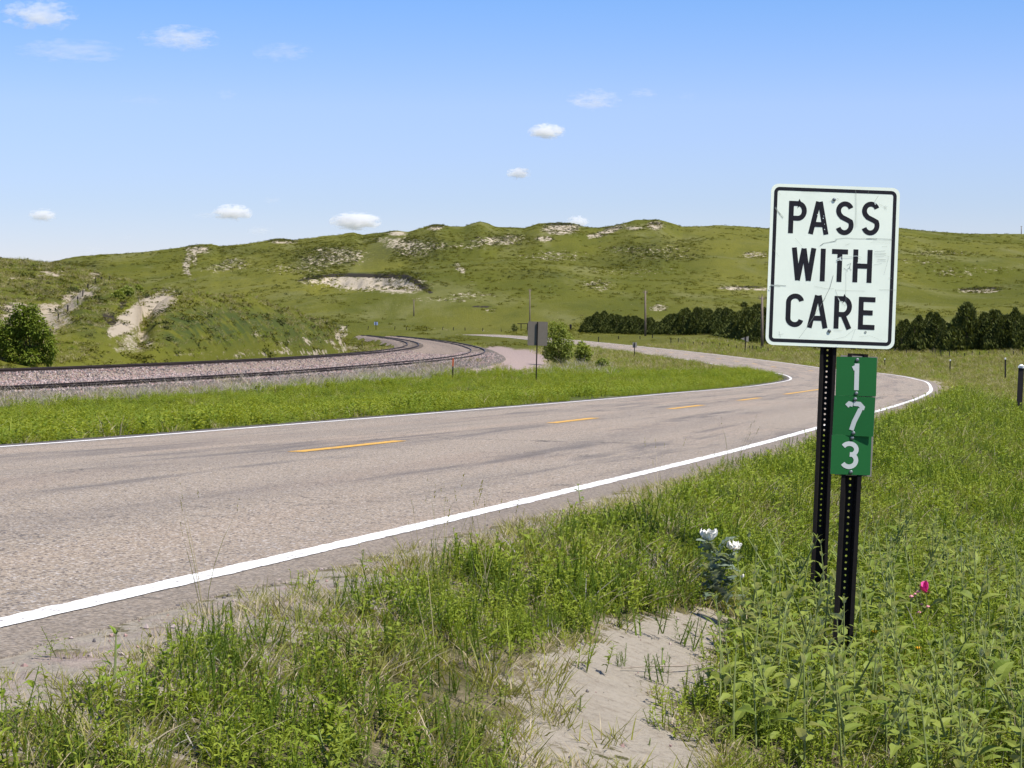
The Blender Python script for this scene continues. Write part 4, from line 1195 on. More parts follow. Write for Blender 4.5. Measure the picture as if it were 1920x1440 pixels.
# thin seeding stalks standing along the pavement edge
X, Y = sample(7, 45, lambda y: 3 * min(1, 12 / y) ** 1.6, -60, 2000, 22)
d, e = side(X, Y); Z = terrain(X, Y); px, py = toimg(X, Y, Z)
k = (d > 0) & (e > .15) & (r.random(len(X)) < np.where(e < 1.2, .9, .45)) & (blob(px, py, NEARSAND) < .5) & (fbm(X / 1.2, Y / 1.5, 77, 2) > -.15)
X, Y, Z = X[k], Y[k], Z[k]; n_ = len(X)
sc = .4 + .5 * r.random(n_)
scatter('seeding_stalks', np.stack([X, Y, Z], -1), np.stack([r.normal(0, .1, n_), r.normal(0, .1, n_), r.random(n_) * 6.28], -1), np.stack([sc, sc, sc], -1), r.integers(0, 4, n_), C_STALK, label='thin seeding grass stalks along the pavement edge', cat='grass')

# far and inner sides, middle distance
X, Y = sample(24, 330, lambda y: 7.5 * min(1, (60 / y)) ** 1.1, -140, 2080, 23)
d, e = side(X, Y); Z = terrain(X, Y); px, py = toimg(X, Y, Z)
_, dn, df = ballast_z(X, Y)
patch = fbm(X / 3.5, Y / 4.5, 81, 3); patch2 = fbm(X / 12, Y / 14, 82, 3)
k = (e > .08) & ((d < 0) | (Y > 48)) & ((dn > 1.5) | (df < -3.0)) & (r.random(len(X)) < np.clip(.80 + .5 * patch, .1, 1) * np.clip((e + .1) / .7, .15, 1))
pk = blob(px, py, PINK) + .0; sd_ = np.where((df < -2.5), blob(px, py, SAND), 0)
k &= (r.random(len(X)) > 1.3 * np.where(dn < 30, pk, 0)) & (r.random(len(X)) > 1.25 * sd_)
X, Y, Z, d, e, patch, patch2, px, py, dn, df = (q[k] for q in (X, Y, Z, d, e, patch, patch2, px, py, dn, df))
u = r.random(len(X)); n_ = len(X)
lush = (d < 0) & (dn > 1.5) & (Y < 190)
idx = np.where(lush, np.where(u < .10, r.integers(0, 3, n_), np.where(u < .94, r.integers(3, 7, n_), r.integers(7, 9, n_))), np.where(u < .55, r.integers(11, 13, n_), np.where(u < .82, r.integers(7, 9, n_), r.integers(0, 7, n_))))
idx = np.where((df < 0) & (u < .65), r.integers(7, 9, n_), idx)
tall = lush & (dn < 5.0) & (u < .45)
lowv = lush & (dn < 2.9) & ~tall
idx = np.where(tall, r.integers(9, 11, n_), np.where(lowv, r.integers(7, 9, n_), idx))
idx = np.where((px > 1010) & (px < 1150) & (d < 0) & (py > 684) & (py < 705) & (u < .15), 9, idx)
sc = (.7 + .5 * r.random(n_)) * np.where(Y > 120, 1 + (Y - 120) / 160, 1) * np.where(e < .8, .6, 1.0) * np.where((df < 0), .8, 1.)
print('mid', n_)
scatter('meadow_grass', np.stack([X, Y, Z - .01], -1), np.stack([r.normal(0, .08, n_), r.normal(0, .08, n_), r.random(n_) * 6.28], -1), np.stack([sc, sc, sc * np.where(lush, .85, .75) * (1 + .55 * fbm(X / 1.6, Y / 2.2, 88, 2))], -1), idx, C_MID, label='bright leafy grass between the road and the rails and around the bend', cat='grass')

# hills: tussocks and small shrubs
def tuft_mesh(name, n, rad, h, s, mats, seed):
    q = random.Random(seed); V = []; F_ = []; fm = []; tip = []
    for i in range(n):
        th = q.random() * 6.28; rr_ = rad * math.sqrt(q.random()); z = h * q.random() * (1 - (rr_ / rad) ** 2 * .6)
        leafcard(V, F_, fm, tip, Vector((rr_ * math.cos(th), rr_ * math.sin(th), z)), Vector((q.gauss(0, 1), q.gauss(0, 1), q.random() * 1.2)), Vector((0, 0, 1)), s * (.6 + .8 * q.random()), s * .55, .2, .2)
    me = mesh_np(name, V, F_, mats, fm=fm); attr(me, 'tip', tip)
    return me
M_HILLG = leafmat('hill_tussock', (.090, .098, .010), (.145, .140, .022), .2, .8)
M_HILLD = leafmat('hill_shrub', (.040, .054, .014), (.075, .085, .024), .15, .8)
M_HILLB = leafmat('brown_shrub', (.085, .065, .04), (.13, .10, .06), .15, .8)
hl = [tuft_mesh('h%d' % i, 26, .8, .55, .42, [M_HILLG], 200 + i) for i in range(3)] + [tuft_mesh('hd%d' % i, 40, .7, .95, .42, [M_HILLD], 210 + i) for i in range(3)] + [tuft_mesh('hb%d' % i, 30, .7, .6, .35, [M_HILLB], 220 + i) for i in range(2)]
C_HILL = source_collection('hill_plants', hl)
X, Y = sample(118, 1540, lambda y: .30 if y > 560 else 1.1, -120, 2060, 24)
Z = terrain(X, Y); px, py = toimg(X, Y, Z); d, e = side(X, Y); _, dn, df = ballast_z(X, Y)
sd_ = blob(px, py, SAND); dk = blob(px, py, DARK); pt = fbm(X / 22, Y / 30, 91, 3)
left = (df < -3.5) & (px < 800)
rough = np.clip(.10 + dk * 1.0 + .9 * sd_ + .35 * pt, 0, 1)
k = (e > 3) & (left | (Y > 330)) & ((dn > 6) | left | (Y > 620)) & (py < 700) & (r.random(len(X)) < np.where(left & (Y < 420), .62, rough * .75))
k &= ~((sd_ > .55) & (r.random(len(X)) < np.where(Y > 500, .35, .7)))
X, Y, Z, sd_, dk, px, py = (q[k] for q in (X, Y, Z, sd_, dk, px, py)); n_ = len(X); u = r.random(n_)
darkp = np.clip(.035 + .42 * dk + .30 * (sd_ > .25), 0, .85)
idx = np.where(u < darkp * .8, r.integers(3, 6, n_), np.where(u < darkp, r.integers(6, 8, n_), r.integers(0, 3, n_)))
sc = (.45 + .75 * r.random(n_) ** 2) * np.where(Y > 560, 1.35, .65) * np.where(idx > 2, .9, 1.)
print('hill', n_)
scatter('hill_tussocks', np.stack([X, Y, Z - .04], -1), np.stack([np.zeros(n_), np.zeros(n_), r.random(n_) * 6.28], -1), np.stack([sc, sc, sc * .8], -1), idx, C_HILL, label='tussock grass and dark low shrubs over the sandy hills', cat='shrubs')

# loose stones on the ballast shoulders
q = random.Random(9)
def stone(name, seed, mat):
    rr_ = random.Random(seed); mb = MB()
    V = [Vector(v) * (.8 + .4 * rr_.random()) for v in ((1, 0, 0), (-1, 0, 0), (0, .8, 0), (0, -.8, 0), (0, 0, .7), (0, 0, -.7))]
    mb.add(V, [(0, 2, 4), (2, 1, 4), (1, 3, 4), (3, 0, 4), (2, 0, 5), (1, 2, 5), (3, 1, 5), (0, 3, 5)])
    return mb.mesh(name, [mat])
M_ST = [plain('stone_pale', (.42, .34, .31), .9, .1), plain('stone_pink', (.36, .24, .21), .9, .1), plain('stone_grey', (.13, .115, .115), .9, .1)]
C_ST = source_collection('stones', [stone('st%d' % i, i, M_ST[i % 3]) for i in range(6)])
X, Y = sample(60, 240, lambda y: 26 if y < 130 else 9, -80, 1060, 25)
z, dn, df = ballast_z(X, Y)
k = (dn < 2.6) & (df > -2.6) & (np.abs(dn) > .0)
X, Y, z = X[k], Y[k], z[k]; n_ = len(X); sc = .035 + .045 * r.random(n_)
scatter('ballast_stones', np.stack([X, Y, z + .02], -1), r.random((n_, 3)) * 6.28, np.stack([sc, sc, sc], -1), r.integers(0, 6, n_), C_ST, label='loose crushed stones lying on the track bed', cat='gravel')
X, Y = sample(6, 40, lambda y: 90 * min(1, 12 / y), -80, 2000, 26)
d, e = side(X, Y); Z = terrain(X, Y); px, py = toimg(X, Y, Z); bs = blob(px, py, NEARSAND)
k = (d > 0) & (e > -.05) & ((e < .9) | (bs > .4)) & (r.random(len(X)) < np.where(e < .9, .9, .18))
X, Y, Z = X[k], Y[k], Z[k]; n_ = len(X); sc = .004 + .010 * r.random(n_) ** 2
scatter('verge_gravel', np.stack([X, Y, Z + .002], -1), r.random((n_, 3)) * 6.28, np.stack([sc, sc, sc], -1), r.integers(0, 6, n_), C_ST, label='small gravel crumbs along the broken pavement edge', cat='gravel')

# ------------------------------------------------------------------ trees and bushes
M_BARK = plain('bark', (.085, .065, .048), .95, .1, 0, .4, 6)
M_JUNI = leafmat('juniper_needles', (.034, .054, .012), (.085, .104, .024), .2, .7, None, (.10, .11, .03))
M_TREE = leafmat('young_tree_leaves', (.095, .15, .012), (.19, .24, .028), .35, .5, None, (.17, .21, .03))
M_BUSH = leafmat('bush_leaves', (.095, .15, .012), (.22, .27, .03), .4, .4, None, (.28, .31, .08))

def juniper_mesh(seed, n=1900):
    q = random.Random(seed); V = []; F_ = []; fm = []; tip = []
    ph = [q.random() * 6.28 for _ in range(4)]
    wid = .50 + .12 * q.random(); pw = .62 + .3 * q.random()
    for i in range(n):
        t = q.random() ** 1.25
        th = q.random() * 6.28
        R = wid * (1 - t) ** (pw + .25 * math.sin(ph[2])) * (1 + .22 * math.sin(3 * th + ph[0] + 5 * t) + .16 * math.sin(5 * th + ph[1] - 9 * t)) * (.55 + .45 * math.sqrt(q.random())) * (.45 + .55 * min(1, t / .10 + .35)) + .012
        base = Vector((R * math.cos(th), R * math.sin(th), .03 + .93 * t))
        L = .085 * (.6 + .8 * q.random()) * (1.05 - .35 * t)
        d = Vector((math.cos(th) * .7 + q.gauss(0, .35), math.sin(th) * .7 + q.gauss(0, .35), .9 + q.gauss(0, .35))).normalized()
        s = d.cross(Vector((q.gauss(0, 1), q.gauss(0, 1), q.gauss(0, 1)))).normalized() * L * .22
        b = len(V); V += [base - s, base + s, base + d * L, base + d * L * .45 + s * 1.9]; tip += [0, 0, 1, .6]
        F_ += [(b, b + 1, b + 2), (b + 1, b + 3, b + 2)]; fm += [0, 0]
    for i in range(26):                       # leader at the top
        z = .90 + .16 * q.random(); b = len(V); a = q.random() * 6.28
        V += [(0, 0, z - .02), (.012 * math.cos(a), .012 * math.sin(a), z), (.026 * math.cos(a), .026 * math.sin(a), z + .03)]; tip += [0, .5, 1]
        F_.append((b, b + 1, b + 2)); fm.append(0)
    me = mesh_np('crown', V, F_, [M_JUNI], fm=fm); attr(me, 'tip', tip)
    return me
JM = [juniper_mesh(300 + i) for i in range(6)]
mb = MB(); mb.tube([(0, 0, -.06), (0, 0, .3), (.01, 0, .8)], [.030, .022, .006], 6); JT = mb.mesh('trunk', [M_BARK])
TOPS = [(1090, 606), (1100, 594), (1112, 585), (1130, 580), (1150, 590), (1175, 587), (1200, 590), (1230, 600), (1250, 594), (1280, 576), (1310, 572), (1340, 580), (1370, 580), (1400, 572), (1425, 575), (1560, 576), (1690, 582), (1720, 592), (1745, 587), (1775, 596), (1800, 590), (1813, 568), (1830, 592), (1845, 588), (1870, 581), (1895, 578), (1920, 581), (2000, 580)]
random.seed(21)
def juniper(px, dy, top=None, label='dark juniper tree in the dense windbreak belt beyond the road bend'):
    Yb, zb = bank_targets(np.array([float(px)])); Y = float(Yb[0]) + dy
    X = (px - 960) / F * Y; g = float(terrain(np.array([X]), np.array([Y]))[0])
    tp = P(px, TOPS) if top is None else top
    H = CZ + (HY - tp) / F * Y - g
    H *= 1 if top else (.74 + .34 * random.random())
    W = H * (.62 + .22 * random.random()) * (1.35 if px < 1440 else 1.12)
    t = empty('juniper_tree', (X, Y, g), (0, 0, random.random() * 6.28), label=label, cat='tree', group='junipers in the windbreak belt')
    obj('crown', random.choice(JM), t, (0, 0, 0), (0, 0, 0), (W, W, H))
    obj('trunk', JT, t, (0, 0, 0), (0, 0, 0), (H, H, H))
ORD = ['first', 'second', 'third', 'fourth', 'fifth', 'sixth', 'seventh', 'eighth', 'ninth', 'tenth', 'eleventh', 'twelfth', 'thirteenth', 'fourteenth', 'fifteenth', 'sixteenth', 'seventeenth', 'eighteenth', 'nineteenth', 'twentieth', 'twenty-first', 'twenty-second', 'twenty-third', 'twenty-fourth', 'twenty-fifth', 'twenty-sixth', 'twenty-seventh', 'twenty-eighth', 'twenty-ninth', 'thirtieth']
px = 1101; kf = 0
while px < 1432:
    juniper(px, 4 + random.random() * 3, label='front-row juniper, %s from the open end of the windbreak belt by the bush' % ORD[kf])
    juniper(px + 6, 12 + random.random() * 6, label='back-row juniper just behind the %s front-row tree from the belt open end' % ORD[kf])
    kf += 1
    px += 11 + random.random() * 5
px = 1446
kf = 0
while px < 1680: juniper(px, 5, label='juniper hidden behind the PASS WITH CARE sign, %s from its pole side' % ORD[kf]); px += 30; kf += 1
px = 1690; kf = 0
while px < 2010:
    juniper(px, 4 + random.random() * 2, label='front-row juniper, %s past the number plates towards the frame edge' % ORD[kf])
    juniper(px + 9, 10 + random.random() * 4, label='back-row juniper behind the %s front-row tree past the number plates' % ORD[kf])
    kf += 1
    px += 17 + random.random() * 8
juniper(1813, 3.2, 566, 'tall pointed juniper rising above its neighbours, right of the big sign')

def leafy(name, loc_, H, lobes, nleaf, leaf, mat, seed, label, cat, stems=2, sr=.035, rotz=0):
    """lobes: (x, y, z, r) in metres relative to the base"""
    q = random.Random(seed); V = []; F_ = []; fm = []; tip = []
    wts = [l[3] ** 2 for l in lobes]
    for i in range(nleaf):
        l = q.choices(lobes, wts)[0]
        v = Vector((q.gauss(0, 1), q.gauss(0, 1), q.gauss(0, 1))).normalized()
        # leaves gather in twig clusters
        k = math.sin(v.x * 5 + seed) * math.sin(v.y * 6 + l[0] * 4) * math.sin(v.z * 5 + l[2] * 3)
        rr_ = l[3] * (.30 + .62 * q.random() ** .5) * (1 + .38 * k)
        p = Vector(l[:3]) + Vector((v.x, v.y, v.z * .95)) * rr_
        if p.z < .03: continue
        d = (v + Vector((q.gauss(0, .7), q.gauss(0, .7), q.gauss(0, .5)))).normalized()
        leafcard(V, F_, fm, tip, p, d, Vector((q.gauss(0, .5), q.gauss(0, .5), 1)), leaf * (.6 + .8 * q.random()), leaf * .62, .15, .3)
    cr_ = mesh_np('crown', V, F_, [mat], fm=fm); attr(cr_, 'tip', tip)
    t = empty(name, loc_, (0, 0, rotz), label=label, cat=cat)
    obj('crown', cr_, t)
    mb = MB()
    for s in range(stems):
        x0 = (s - (stems - 1) / 2) * .16
        mb.tube([(x0, 0, -.15), (x0 * 1.3, .02, H * .3), (x0 * 2 + q.gauss(0, .05), 0, H * .62)], [sr, sr * .8, sr * .45], 7)
    obj('trunk', mb.mesh('trunk', [M_BARK], True), t)
    mb = MB()
    for l in lobes:
        s = q.randrange(stems); x0 = (s - (stems - 1) / 2) * .2
        z0 = H * (.2 + .25 * q.random())
        mb.tube([(x0, 0, z0), (x0 * .4 + l[0] * .5, l[1] * .5, (z0 + l[2]) / 2 + .05), l[:3]], [sr * .5, sr * .35, sr * .12], 5)
    obj('limb', mb.mesh('limb', [M_BARK]), t)
    return t
def lobes_from(pxs, cx, Y, zoff, q):
    u = Y / F
    out = []
    for x, y, r_ in pxs:
        out.append(((x - cx) * u, q.gauss(0, r_ * u * .5), CZ + (HY - y) * u - zoff, r_ * u))
    return out
q = random.Random(4)
g = hit(52, 691); g = Vector(((52 - 960) / F * (g.y + 1.5), g.y + 1.5, g.z))
g.z = float(terrain(np.array([g.x]), np.array([g.y]))[0])
leafy('small_tree', g, 3.1, lobes_from([(52, 600, 26), (30, 612, 26), (72, 615, 24), (88, 640, 18), (50, 640, 30), (15, 636, 24), (84, 668, 18), (60, 670, 20), (25, 665, 20), (40, 584, 15), (60, 582, 13), (98, 655, 10)], 52, g.y, g.z, q), 7500, .17, M_TREE, 41, 'young leafy green tree with slim twin trunks beside the rails', 'tree', 2, .045)
g2 = Vector(((-6 - 960) / F * (g.y + .5), g.y + .5, 0)); g2.z = float(terrain(np.array([g2.x]), np.array([g2.y]))[0])
leafy('small_tree', g2, 2.8, lobes_from([(-8, 620, 26), (-22, 640, 26), (4, 650, 18), (-30, 610, 22), (-6, 676, 16), (-45, 650, 25)], -6, g2.y, g2.z, q), 3600, .17, M_BUSH, 42, 'darker leafy tree cut off at the frame edge beside the rails', 'tree', 3, .04)
g = hit(1046, 686)
leafy('bush', g, 2.3, lobes_from([(1045, 622, 20), (1034, 640, 20), (1058, 640, 20), (1046, 655, 24), (1030, 662, 15), (1064, 660, 13), (1050, 672, 16), (1038, 612, 10), (1056, 616, 11), (1068, 646, 9)], 1046, g.y, g.z, q), 4000, .20, M_BUSH, 43, 'tall round green bush right behind the grey sign back', 'bush', 4, .03)
g = hit(1093, 684)
leafy('bush', g, 1.0, lobes_from([(1093, 656, 12), (1085, 664, 9), (1101, 662, 9), (1094, 672, 11), (1090, 648, 8)], 1093, g.y, g.z, q), 1100, .24, M_BUSH, 44, 'smaller green bush between the tall bush and the road', 'bush', 3, .02)
g = hit(1129, 690)
leafy('bush', g, .5, lobes_from([(1129, 678, 7), (1136, 682, 5), (1122, 683, 5)], 1129, g.y, g.z, q), 300, .22, M_BUSH, 45, 'smallest low green bush at the end of the bush row', 'bush', 2, .015)
g = hit(965, 622); leafy('bush', g, 1.0, lobes_from([(965, 616, 4.5), (964, 611, 3)], 965, g.y, g.z, q), 160, .4, M_JUNI, 46, 'tiny dark conifer standing alone left of the grey sign back', 'bush', 1, .05)
for i, (x, y, s_, lb) in enumerate([(238, 545, 12, 'dark green shrub on the lip above the sandy gully'), (222, 552, 10, 'dark shrub just below the gully lip, left of the larger one'), (258, 541, 8, 'small shrub at the top of the sandy gully'), (1396, 572, 5, 'tiny dark juniper on the slope above the windbreak belt')]):
    g = hit(x, y + s_ * .7); leafy('bush', g, .8, lobes_from([(x, y, s_ * .75), (x - s_ * .6, y + 2, s_ * .5), (x + s_ * .6, y + 2, s_ * .5)], x, g.y, g.z, q), 420, .15 * g.y / 150, M_BUSH if i < 3 else M_JUNI, 50 + i, lb, 'bush', 2, .02)

# ------------------------------------------------------------------ broad-leaved weeds around the posts
def weedleaf_mat(name, c1, c2, back):
    n = NT(name)
    r_ = n.n('ShaderNodeObjectInfo').outputs['Random']
    p = n.noise(n.n('ShaderNodeTexCoord').outputs['Object'], 30, 3)
    col = n.mix(r_, c1, c2)
    col = n.mix(n.math('MULTIPLY', p, .35), col, tuple(x * .6 for x in c1))
    col = n.mix(n.n('ShaderNodeNewGeometry').outputs['Backfacing'], col, back)
    b = n.bsdf(col, .55, .25); t = n.n('ShaderNodeBsdfTranslucent'); n.put(t.inputs[0], n.mix(1, col, (1.2, 1.2, .5), 'MULTIPLY'))
    m = n.n('ShaderNodeMixShader'); m.inputs[0].default_value = .28
    n.t.links.new(b, m.inputs[1]); n.t.links.new(t.outputs[0], m.inputs[2])
    return n.done(m.outputs[0])
M_SUNL = weedleaf_mat('sunflower_leaf', (.145, .20, .024), (.265, .305, .055), (.40, .42, .26))
M_BROAD = weedleaf_mat('broad_weed_leaf', (.14, .22, .018), (.22, .30, .03), (.24, .28, .14))
M_STEM = plain('green_stem', (.21, .25, .08), .7, .2, 0, .3, 20)

def leaf_mesh(seed, mat, L=1.0, W=.46, n=6, serr=.10, pet=.16):
    q = random.Random(seed); V = []; F_ = []
    arch = .25 + .4 * q.random(); tw = q.gauss(0, .25)
    rows = []
    for k in range(n + 1):
        t = k / n
        w = W * .5 * (math.sin(math.pi * min(1, t * 1.02) ** .62) if 0 < t < 1 else 0) * (1 + (serr if k % 2 else -serr))
        x = pet + t * L; z = .12 * math.sin(t * 2.6) - arch * t * t * .55
        fold = .28 - .12 * t; a = tw * t
        rows.append((x, w, z, fold, a))
    V.append((0, -.012, 0)); V.append((0, .012, 0))
    b0 = 2
    for x, w, z, f, a in rows:
        V += [(x, -w * math.cos(a), z + w * f - w * math.sin(a)), (x, 0, z), (x, w * math.cos(a), z + w * f + w * math.sin(a))]
    F_.append((0, 1, b0 + 1))
    for k in range(n):
        b = b0 + 3 * k
        if k == 0: F_ += [(b + 1, b + 4, b + 3), (b + 1, b + 5, b + 4)]
        elif k == n - 1: F_ += [(b, b + 1, b + 4), (b + 1, b + 2, b + 4)]
        else: F_ += [(b, b + 1, b + 4, b + 3), (b + 1, b + 2, b + 5, b + 4)]
    return mesh_np('leaf', V, [f[::-1] for f in F_], [mat])
SL = [leaf_mesh(400 + i, M_SUNL, 1, .33 + .03 * (i % 3)) for i in range(6)]
BL = [leaf_mesh(420 + i, M_BROAD, 1, .40) for i in range(4)]

def weed_plant(name, g, H, leaves, q, label, cat, group=None, leaf=.085, pairs=6, branch=0, scale_top=.35, opening=1.0):
    t = empty(name, g, (0, 0, q.random() * 6.28), label=label, cat=cat, group=group)
    stems = [(Vector((0, 0, -.04)), Vector((q.gauss(0, .10), q.gauss(0, .10), 1)).normalized(), H, pairs)]
    for b in range(branch):
        z0 = H * (.25 + .3 * q.random()); a = q.random() * 6.28
        stems.append((Vector((0, 0, z0)), Vector((math.cos(a) * .6, math.sin(a) * .6, 1)).normalized(), H * .5, max(2, pairs - 3)))
    mb = MB()
    for p0, d, h, np_ in stems:
        bend = Vector((q.gauss(0, .06), q.gauss(0, .06), 0)) * h
        def pt(t_): return p0 + d * h * t_ + bend * t_ * t_
        mb.tube([pt(0), pt(.35), pt(.7), pt(1)], [.0042, .0038, .003, .0018], 5)
        for k in range(np_):
            t_ = .16 + .82 * k / max(1, np_ - 1)
            a0 = k * 1.57 + q.gauss(0, .25)
            L = leaf * (1 - (1 - scale_top) * max(0, t_ - .45) / .55) * (.75 + .5 * q.random()) * (.7 + .3 * min(1, t_ / .3))
            for sgn_ in (0, math.pi):
                if q.random() < .06: continue
                el = math.radians(q.gauss(12 + 42 * max(0, t_ - .6) / .4, 14))
                o = obj('leaf', q.choice(leaves), t, pt(t_), (0, 0, 0), (L, L, L))
                o.rotation_euler = (q.gauss(0, .25), -el, a0 + sgn_ + q.gauss(0, .2))
        for a in (0, 2.1, 4.2):
            L = leaf * scale_top * (.6 + .4 * q.random())
            obj('leaf', q.choice(leaves), t, pt(.99), (0, -math.radians(58 + q.gauss(0, 8)), a + q.random()), (L, L, L))
    obj('stem', mb.mesh('stem', [M_STEM]), t)
    return t

def inpoly(x, y, poly):
    c = False; n = len(poly)
    for i in range(n):
        x1, y1 = poly[i]; x2, y2 = poly[i - 1]
        if (y1 > y) != (y2 > y) and x < (x2 - x1) * (y - y1) / (y2 - y1) + x1: c = not c
    return c
BASE = [(1270, 1620), (1275, 1480), (1310, 1370), (1350, 1290), (1400, 1225), (1440, 1165), (1520, 1120), (1640, 1080), (1780, 1035), (1960, 960), (2010, 1000), (2010, 1620)]
q = random.Random(17)
placed = []
tries = 0
while len(placed) < 235 and tries < 40000:
    tries += 1
    Y = 7.5 + 8.5 * q.random(); px = 1260 + 740 * q.random(); X = (px - 960) / F * Y
    z = float(terrain(np.array([X]), np.array([Y]))[0]); py = HY + F * (CZ - z) / Y
    if not inpoly(px, py, BASE): continue
    if 1690 < px < 1765 and 1180 < py < 1330: continue
    md = .095 if Y < 11 else .15
    if any((X - a) ** 2 + (Y - b) ** 2 < md * md for a, b in placed): continue
    if abs(X - mile.location.x) < .05 and abs(Y - mile.location.y) < .05: continue
    placed.append((X, Y))
    front = Y < 9.5
    H = (.23 + .22 * q.random()) if Y < 10 else (.22 + .26 * q.random())
    k = 6 if H < .3 else 7
    left_edge = px < 1420
    lb = 'broad-leaved sunflower weed at the open sandy edge of the patch' if left_edge else ('broad-leaved sunflower weed in the dense patch in front of the posts' if Y < 9.75 else 'broad-leaved sunflower weed in the patch behind the mile-plate post')
    gp = 'sunflower weeds by the sand' if left_edge else ('sunflower weeds in front of the posts' if Y < 9.75 else 'sunflower weeds behind the posts')
    weed_plant('sunflower_weed', (X, Y, z), H, SL, q, lb, 'weed', gp, .072 + .045 * q.random(), k, 1 if q.random() < .4 else 0)
print('weeds', len(placed), tries)
for (x, y, hpx, lb) in [(212, 1300, 135, 'tall broad-leaved weed, nearest the pavement edge at the sandy corner'), (272, 1305, 105, 'weed with a single bright top leaf beside the tallest broad-leaved weed'), (160, 1372, 70, 'low spreading weed on the pink gravel corner'), (243, 1445, 115, 'weed with pointed pale leaves near the bottom edge'), (630, 1465, 125, 'big pale-leaved weed at the bottom edge, half way to the sand'), (75, 1440, 60, 'small weed in the corner of the picture'),
                        (505, 1170, 50, 'small upright weed by the pavement edge'), (1090, 948, 50, 'bushy weed against the white line'), (680, 1062, 45, 'arching weed tuft touching the white line'), (370, 1440, 60, 'low leafy weed among grass at the bottom edge'), (760, 1240, 45, 'pale arching weed in the middle of the verge'), (1440, 1150, 150, 'dark leafy weed standing left of the sign post'), (860, 1080, 55, 'leafy weed in the mid verge grass'), (1510, 1110, 60, 'short weed at the foot of the sign post'), (1550, 1185, 80, 'weed with leaves crossing in front of the sign post'), (1880, 800, 60, 'leafy weed near the tall delineator post'), (1245, 1262, 62, 'sprawling weed standing alone on the bare sand beside the twig'), (1085, 1335, 48, 'small weed with narrow leaves on the lower sand patch'), (1012, 1290, 40, 'low weed at the open edge of the sand patch'), (1215, 1395, 36, 'tiny weed on the lowest part of the bare sand'), (1385, 1185, 60, 'weed on the sand between the poppy and the sunflower patch')]:
    g = hit(x, y) if y < 1500 else None
    H = hpx * g.y / F
    weed_plant('broadleaf_weed', g, H, BL if x < 1400 else SL, q, lb, 'weed', None, min(.10, H * .36), 5 if H > .15 else 3, 1 if H > .2 else 0)

# prickly poppy
M_PETAL = plain('white_petal', (.90, .87, .80), .6, .2, 0, .04, 40)
M_YEL = plain('yellow_stamens', (.75, .45, .03), .7, .2)
M_POPL = weedleaf_mat('bluish_poppy_leaf', (.13, .175, .115), (.24, .29, .22), (.34, .38, .32))
M_PINK = plain('pink_petal', (.80, .10, .36), .5, .2, 0, .2, 60)
M_PINKP = plain('pale_pink_bud', (.72, .30, .33), .6, .2, 0, .2, 60)
def spiny_leaf(seed):
    q = random.Random(seed); V = [(0, 0, 0)]; F_ = []; n = 9
    for k in range(n + 1):
        t = k / n; w = (.30 if k % 2 else .11) * math.sin(math.pi * (t * .9 + .08)) ; z = .15 * math.sin(2.5 * t) - .25 * t * t
        V += [(t, -w, z + .12 * w + q.gauss(0, .02)), (t, 0, z), (t, w, z + .12 * w + q.gauss(0, .02))]
    for k in range(n):
        b = 1 + 3 * k; F_ += [(b, b + 3, b + 4, b + 1), (b + 1, b + 4, b + 5, b + 2)]
    return mesh_np('leaf', V, F_, [M_POPL])
PL = [spiny_leaf(i) for i in range(3)]
def petal_mesh(name, mat, seed, L=1, W=.95, cr=.10):
    q = random.Random(seed); V = []; F_ = []; nu, nv = 5, 6
    for i in range(nu + 1):
        t = i / nu
        for j in range(nv + 1):
            s_ = j / nv * 2 - 1
            w = W * .5 * math.sin(.25 + t * 1.75) * s_
            V.append((L * t * (1 - .12 * s_ * s_), w, .35 * L * t * t + cr * q.gauss(0, 1) * t))
    for i in range(nu):
        for j in range(nv):
            b = i * (nv + 1) + j; F_.append((b, b + 1, b + nv + 2, b + nv + 1))
    return mesh_np(name, V, F_, [mat])
PM = [petal_mesh('petal', M_PETAL, i) for i in range(3)]
g = hit(1338, 1142)
pop = empty('prickly_poppy', g, label='bluish prickly poppy with crinkled white flowers at the sand edge', cat='flowering plant')
q = random.Random(8); u = g.y / F
mb = MB(); heads = [(1329, 1010, .056), (1376, 1026, .040)]
for hx, hy, r_ in heads:
    p = Vector(((hx - 1338) * u, 0, (1142 - hy) * u - .01))
    mb.tube([(0, 0, -.02), (p.x * .4, .01, p.z * .5), p], [.006, .005, .003], 6)
    for k in range(6):
        o = obj('petal', q.choice(PM), pop, p, (q.gauss(0, .2), -math.radians(22 + q.gauss(0, 22)), k * 1.047 + q.gauss(0, .15)), (r_, r_, r_))
    m2 = MB(); m2.tube([p + Vector((0, 0, .002)), p + Vector((0, 0, .016))], [.008, .005], 8); obj('stamens', m2.mesh('stamens', [M_YEL]), pop)
p = Vector(((1392 - 1338) * u, 0, (1142 - 1085) * u)); mb.tube([(0, 0, 0), (p.x * .5, 0, p.z * .6), p], [.005, .004, .003], 6)
for k in range(4): obj('petal', q.choice(PM), pop, p, (0, -1.1, k * 1.57), (.017, .017, .017))
obj('stem', mb.mesh('stem', [M_STEM]), pop)
for k in range(64):
    z = (.02 + .95 * q.random() ** .8) * 118 * u; a = q.random() * 6.28; L = .065 + .045 * q.random()
    x0 = q.gauss(0, 10) * u + (18 * u if q.random() < .35 else 0)
    obj('leaf', q.choice(PL), pop, (x0, q.gauss(0, .015), z * (.75 if x0 > 15 * u else 1)), (q.gauss(0, .3), -q.random() * .9, a), (L, L, L))
